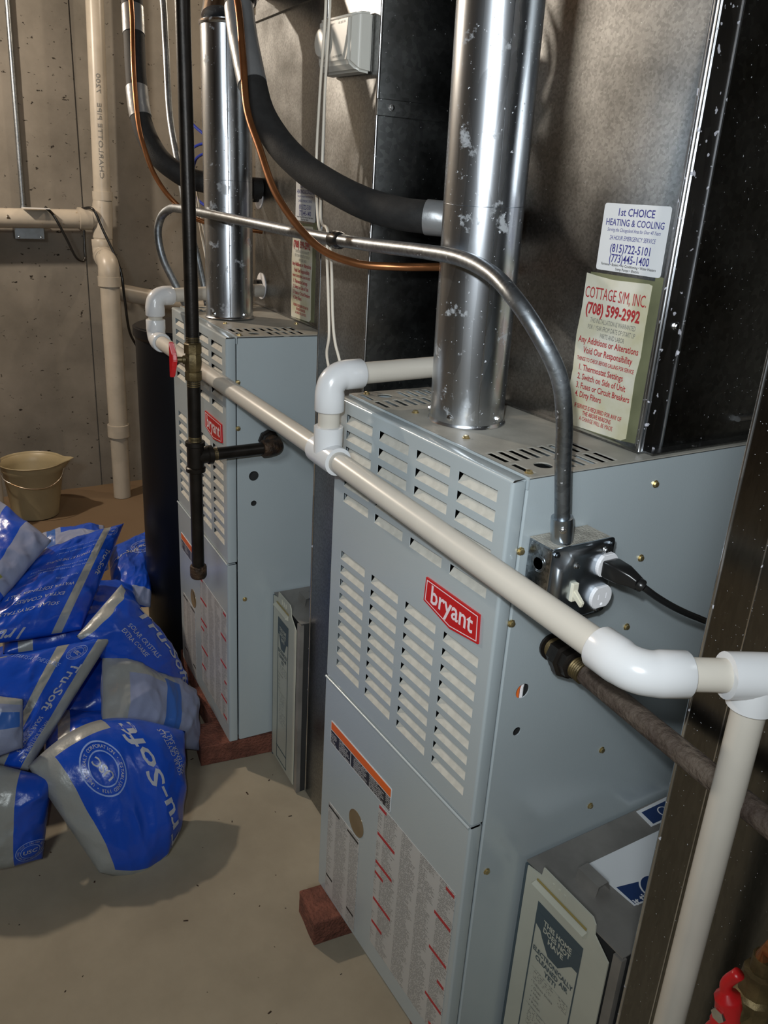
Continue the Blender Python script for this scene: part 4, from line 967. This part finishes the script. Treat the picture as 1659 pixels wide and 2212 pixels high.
# ------------------------------------------------------------------ bucket
t = thing('bucket', 'beige plastic bucket with pouring spout by the left wall', 'bucket', (-2.875, -.125, 0))
seg_, V, Fc = 48, [], []
prof = [(.0, .085), (.004, .092), (.05, .099), (.20, .116), (.205, .120), (.225, .122), (.238, .124), (.243, .129), (.240, .131), (.236, .126), (.233, .121), (.20, .113), (.05, .095), (.012, .088), (.012, .0)]
for z, rr in prof:
    for k in range(seg_):
        a = 2*math.pi*k/seg_; sp = 0
        da = abs((a-math.radians(75)+math.pi) % (2*math.pi)-math.pi)
        if z > .19 and rr > .1: sp = .038*math.exp(-(da/.22)**2)*(z-.19)/.05
        V.append(((rr+sp)*math.cos(a), (rr+sp)*math.sin(a), z+sp*.15+.001))
for i in range(len(prof)-1):
    for k in range(seg_): k2 = (k+1) % seg_; Fc.append((i*seg_+k, i*seg_+k2, (i+1)*seg_+k2, (i+1)*seg_+k))
Fc.append(tuple(range(seg_-1, -1, -1)))
o = obj('bucket_body', V, Fc, M['bucket'], t); smooth_by_angle(o, .9)
tube('wire_handle', catmull([(.02, -.126, .212), (.075, -.115, .19), (.125, -.05, .165), (.132, .03, .16), (.10, .09, .18), (.045, .121, .212)], 6), .0022, M['steel'], t, 8)

# ------------------------------------------------------------------ salt bags
BAGM = ['bag_blue', 'bag_light', 'bag_mid', 'bag_silver', 'bag_green']
def bag(label, q, T, Tb, base, bands, texts=(), seed=0, logos=(), side=0, bow=(0, 0)):
    """pillow bag on four corner points (u right, v down, seen from outside)"""
    P00, P10, P01, P11 = [Vector(p) for p in q]
    U = ((P10-P00)+(P11-P01))/2; Vv = ((P01-P00)+(P11-P10))/2; LU, LV = U.length, Vv.length
    N = U.cross(-Vv).normalized()
    def f(x): return max(0, 1-abs(2*x-1)**3.2)**.62
    def S(u, v, top=True, off=0):
        uu, vv = min(max(u, 0), 1), min(max(v, 0), 1)
        p = P00*(1-uu)*(1-vv)+P10*uu*(1-vv)+P01*(1-uu)*vv+P11*uu*vv
        h = f(uu)*f(vv)
        c = Vector((u*LU*7+seed*3.1, v*LV*7, seed*1.7)); w = noise.noise(c)*.012+noise.noise(c*3.1)*.004
        c2 = Vector((u*LU*17+v*LV*6+seed, v*LV*11-u*LU*4, seed*.7)); w -= (abs(noise.noise(c2))**.7)*.008+(abs(noise.noise(c2*2.3))**.7)*.0035-.004
        # radiating creases near the sealed edges
        e = max(0, 1-min(uu, 1-uu)*5); w += e*math.sin(vv*LV*95+seed+3*noise.noise(c))*.0042
        e2 = max(0, 1-min(vv, 1-vv)*5); w += e2*math.sin(uu*LU*80+seed)*.003
        ce = 1-(1-f(uu))*(1-f(vv))
        p = p + U.normalized()*bow[0]*LU*math.sin(math.pi*vv)*(uu-.5)*2 + Vv.normalized()*bow[1]*LV*math.sin(math.pi*uu)*(vv-.5)*2
        if top: return p+N*(T*h+w*min(1, h*2.2)+off)
        return p-N*(Tb*h)+N*w*.6*min(1, h*2)
    def color(u, v):
        idx = base
        for b in bands:
            if b[0] <= u <= b[1] and b[2] <= v <= b[3]: idx = b[4]
        return idx
    us = sorted(set([round(i/64, 4) for i in range(65)]+[round(x, 4) for b in bands for x in b[:2] if 0 < x < 1]))
    vs_ = sorted(set([round(i/52, 4) for i in range(53)]+[round(x, 4) for b in bands for x in b[2:4] if 0 < x < 1]))
    nu, nv = len(us), len(vs_); V = []; Fc = []; mi = []
    for v in vs_:
        for u in us: V.append(S(u, v))
    base_n = len(V); idm = {}
    for j, v in enumerate(vs_):
        for i, u in enumerate(us):
            if i in (0, nu-1) or j in (0, nv-1): idm[i, j] = j*nu+i
            else: idm[i, j] = len(V); V.append(S(u, v, False))
    for j in range(nv-1):
        for i in range(nu-1):
            a = j*nu+i; cu, cv = (us[i]+us[i+1])/2, (vs_[j]+vs_[j+1])/2
            k = color(cu, cv)
            Fc.append((a, a+nu, a+nu+1, a+1)); mi.append(k)
            Fc.append((idm[i, j], idm[i+1, j], idm[i+1, j+1], idm[i, j+1])); mi.append(k if side else base)
    t = thing('salt_bag', label, 'bag', (0, 0, 0), 0, 'bags of water softener salt')
    o = obj('bag_film', V, Fc, [M[m] for m in BAGM], t, True, mi)
    def F(a, b): # metres in the bag frame, y up
        return S(a/LU, b/-LV, True, .0012)
    L = [(s, cu*LU, -cv*LV, h, w, bo, sh, an) for s, cu, cv, h, w, bo, sh, an in texts if h >= .010]
    L2 = [(s, cu*LU, -cv*LV, h, w, bo, sh, an) for s, cu, cv, h, w, bo, sh, an in texts if h < .010]
    for q_ in L: lettering('lettering', [q_], F, M['bag_print'], t, .012)
    for q_ in L2: lettering('fine_print', [q_], F, M['bag_thin'], t, .012)
    for cu, cv, R_, an in logos:
        for ra, rb in ((R_, R_*.94), (R_*.66, R_*.61)):
            VV, FF = [], []
            for k in range(40):
                a = 2*math.pi*k/40
                for rr in (ra, rb): VV.append(F(cu*LU+rr*math.cos(a), -cv*LV+rr*math.sin(a)))
            for k in range(40): k2 = (k+1) % 40; FF.append((2*k, 2*k2, 2*k2+1, 2*k+1))
            obj('emblem_ring', VV, FF, M['bag_thin'], t)
        lt = [('USC', cu*LU, -cv*LV-R_*.16, R_*.36, R_*.95, .02, .1, 0)]
        rt = 'UNITED SALT CORPORATION \u2022 ESTABLISHED 1928 \u2022 '
        for k, ch in enumerate(rt):
            if ch == ' ': continue
            a = 2*math.pi*k/len(rt); lt.append((ch, cu*LU+R_*.74*math.sin(a), -cv*LV+R_*.74*math.cos(a), R_*.13, None, 0, 0, -math.degrees(a)))
        VR = []
        ca, sa = math.cos(math.radians(an)), math.sin(math.radians(an)); ox, oy = cu*LU, -cv*LV
        lettering('emblem', lt, lambda a, b: F(ox+(a-ox)*ca-(b-oy)*sa, oy+(a-ox)*sa+(b-oy)*ca), M['bag_print'], t, .012)
    return t
G = 'Tru-Soft'
SC, WS, XC = 'SOLAR CRYSTALS', 'WATER SOFTENER SALT', 'EXTRA COARSE'
# hidden lower courses carry the visible ones; quads are world points
bag('blue salt bag in front with round emblem, silver edge and bottom corner on the floor',
    [(-.863, -.474, .22), (-.872, -.133, .19), (-.711, -.377, .02), (-.797, -.169, .02)], .075, .055, 0,
    [(0, .5, 0, .06, 3), (0, .13, 0, 1, 3), (0, 1, .94, 1, 3)],
    [(G, .72, .52, .030, .215, .016, .16, 103), (SC, .86, .26, .011, .09, 0, 0, 103), ('SOFTENER SALT', .90, .26, .011, .09, 0, 0, 103)], 1, [(.33, .27, .039, 115)], bow=(0, .30))
bag('dark blue salt bag in the middle of the pile with a silver striped side',
    [(-1.089, -.566, .36), (-1.118, -.226, .34), (-.963, -.621, .22), (-.888, -.472, .19)], .045, .05, 0,
    [(.62, .70, 0, 1, 3), (.90, 1, 0, 1, 3), (0, .3, 0, .05, 3)],
    [(G, .30, .62, .016, .085, .014, .15, -50), (SC, .50, .80, .010, .085, 0, 0, -50), ('IT STARTS AT THE SOURCE', .50, .15, .009, .12, 0, 0, -30), (G, .80, .42, .020, .10, .014, .15, -97), (SC, .78, .78, .011, .07, 0, 0, -97), (WS, .86, .82, .011, .08, 0, 0, -97)], 2, [(.80, .14, .018, -40)], 0)
bag('pale lavender salt bag end with a broad blue stripe, beside the furnace bricks',
    [(-1.136, -.249, .3), (-1.139, -.014, .11), (-.950, -.300, .20), (-.988, -.06, .03)], .050, .05, 1,
    [(0, .16, 0, 1, 3), (.16, .6, 0, .14, 2), (.16, .62, .14, .32, 3), (.50, .66, .24, 1, 2)],
    [], 3)
bag('blue salt bag with large lettering leaning against the black tank',
    [(-1.223, -.174, .42), (-1.242, -.002, .06), (-1.113, -.312, .36), (-1.099, -.131, .14)], .055, .05, 0,
    [(0, .05, 0, 1, 3)],
    [(G, .54, .36, .034, .26, .016, .16, -4), (SC, .38, .60, .014, .13, 0, 0, -4), (XC, .34, .72, .013, .11, 0, 0, -4)], 4)
bag('large blue salt bag lying upside down at the back with shiny lettered face',
    [(-1.42, -.331, .46), (-1.571, -.074, .44), (-1.172, -.558, .36), (-1.196, -.285, .33)], .050, .06, 0,
    [(.74, .83, 0, 1, 3), (0, .8, 0, .045, 3)],
    [('IT STARTS AT THE SOURCE', .52, .34, .010, .135, 0, 0, 180), ('MADE IN THE USA', .60, .56, .007, .06, 0, 0, 180), (WS, .42, .64, .0115, .17, 0, 0, 180), (XC, .46, .72, .0115, .12, 0, 0, 180), (SC, .42, .80, .0115, .14, 0, 0, 180), (G, .22, .95, .026, .17, .014, .15, 180),
     ('KEEP OUT OF REACH OF CHILDREN', .54, .22, .005, .12, 0, 0, 180), ('FOR WATER SOFTENER USE ONLY', .54, .27, .005, .12, 0, 0, 180),
     ('HELPS YOUR WATER SOFTENER REDUCE', .48, .46, .006, .17, 0, 0, 180), ('SOLAR SALT CRYSTALS ARE COST EFFECTIVE', .48, .42, .006, .17, 0, 0, 180),
     (G, .90, .45, .016, .10, .014, .15, -92)], 5, [(.88, .12, .020, 180)])
bag('pale salt bag with one blue stripe at the top left of the pile',
    [(-1.767, -.493, .6), (-1.38, -.305, .5), (-1.326, -.604, .5), (-1.247, -.454, .42)], .045, .05, 1,
    [(.60, .80, .0, .9, 0), (0, 1, .93, 1, 0), (.55, .9, .80, .88, 4)], [], 6)
bag('small visible blue salt bag between the large bag and the black tank',
    [(-1.749, -.083, .28), (-1.92, .10, .26), (-1.509, -.132, .24), (-1.475, -.035, .2)], .05, .05, 0,
    [(0, 1, .9, 1, 1)], [(G, .2, .42, .02, .11, .014, .15, 0)], 7, [(.62, .35, .040, 0)])
bag('pale and blue folded salt bag at the back below the bucket',
    [(-1.722, -.285, .38), (-1.768, -.087, .36), (-1.566, -.316, .34), (-1.531, -.135, .32)], .04, .08, 1,
    [(.3, .9, .0, .3, 0), (.1, .22, 0, 1, 2)], [], 8)
bag('pale lavender bag corner with blue stripe at the left edge, middle of the pile',
    [(-.968, -.593, .38), (-.932, -.461, .34), (-.877, -.634, .24), (-.889, -.476, .25)], .03, .05, 1,
    [(.45, .95, .26, .55, 2), (0, 1, 0, .12, 3)], [], 9)
bag('blue salt bag with a diagonal silver band at the lower left edge of the photo',
    [(-.942, -.627, .26), (-.829, -.434, .2), (-.833, -.648, .02), (-.805, -.472, .02)], .06, .03, 0,
    [(.52, .72, 0, 1, 3)], [('CRYSTALS', .30, .62, .014, .11, 0, 0, -70), ('SALT', .38, .82, .014, .05, 0, 0, -70)], 10, [(.88, .8, .028, 0)])
# lower course under the pile, its edges show between the upper bags
for i, (q, l) in enumerate((
    ([(-1.55, -.45, .13), (-1.50, -.06, .13), (-1.14, -.50, .13), (-1.12, -.12, .13)], 'blue salt bag lying flat on the floor under the middle of the pile'),
    ([(-1.60, -.42, .27), (-1.56, -.06, .25), (-1.26, -.46, .27), (-1.24, -.12, .25)], 'blue salt bag lying flat under the large upside down bag'),
    ([(-1.30, -.66, .10), (-1.28, -.46, .10), (-1.0, -.68, .10), (-.98, -.48, .10)], 'blue salt bag lying flat on the floor under the left of the pile'),
    ([(-1.16, -.40, .13), (-1.10, -.12, .08), (-.96, -.43, .10), (-.92, -.22, .05)], 'blue salt bag squeezed on the floor behind the front bag'))):
    bag(l, q, .06, .06, 0, [(.1, .2, 0, 1, 3)], [], 20+i)

# crumbs and small debris on the slab
V, Fc = [], []
rr_ = random.Random(3)
for k in range(70):
    x, y = rr_.uniform(-1.2, -.05), rr_.uniform(-.75, .10)
    if x > -.46 and y > -.02: continue
    s = rr_.uniform(.0006, .0018); a = rr_.uniform(0, 6.3); n = len(V); l = s*rr_.uniform(1, 3)
    ca, sa = math.cos(a), math.sin(a)
    for q in ((-l, -s, 0), (l, -s, 0), (l, s, 0), (-l, s, 0), (0, 0, s)): V.append((x+q[0]*ca-q[1]*sa, y+q[0]*sa+q[1]*ca, q[2]+.0002))
    Fc += [(n, n+1, n+4), (n+1, n+2, n+4), (n+2, n+3, n+4), (n+3, n, n+4)]
o = obj('floor_crumbs', V, Fc, M['rust']); o['kind'] = 'stuff'; tag(o, 'tiny dark crumbs and grit scattered over the concrete floor', 'debris')
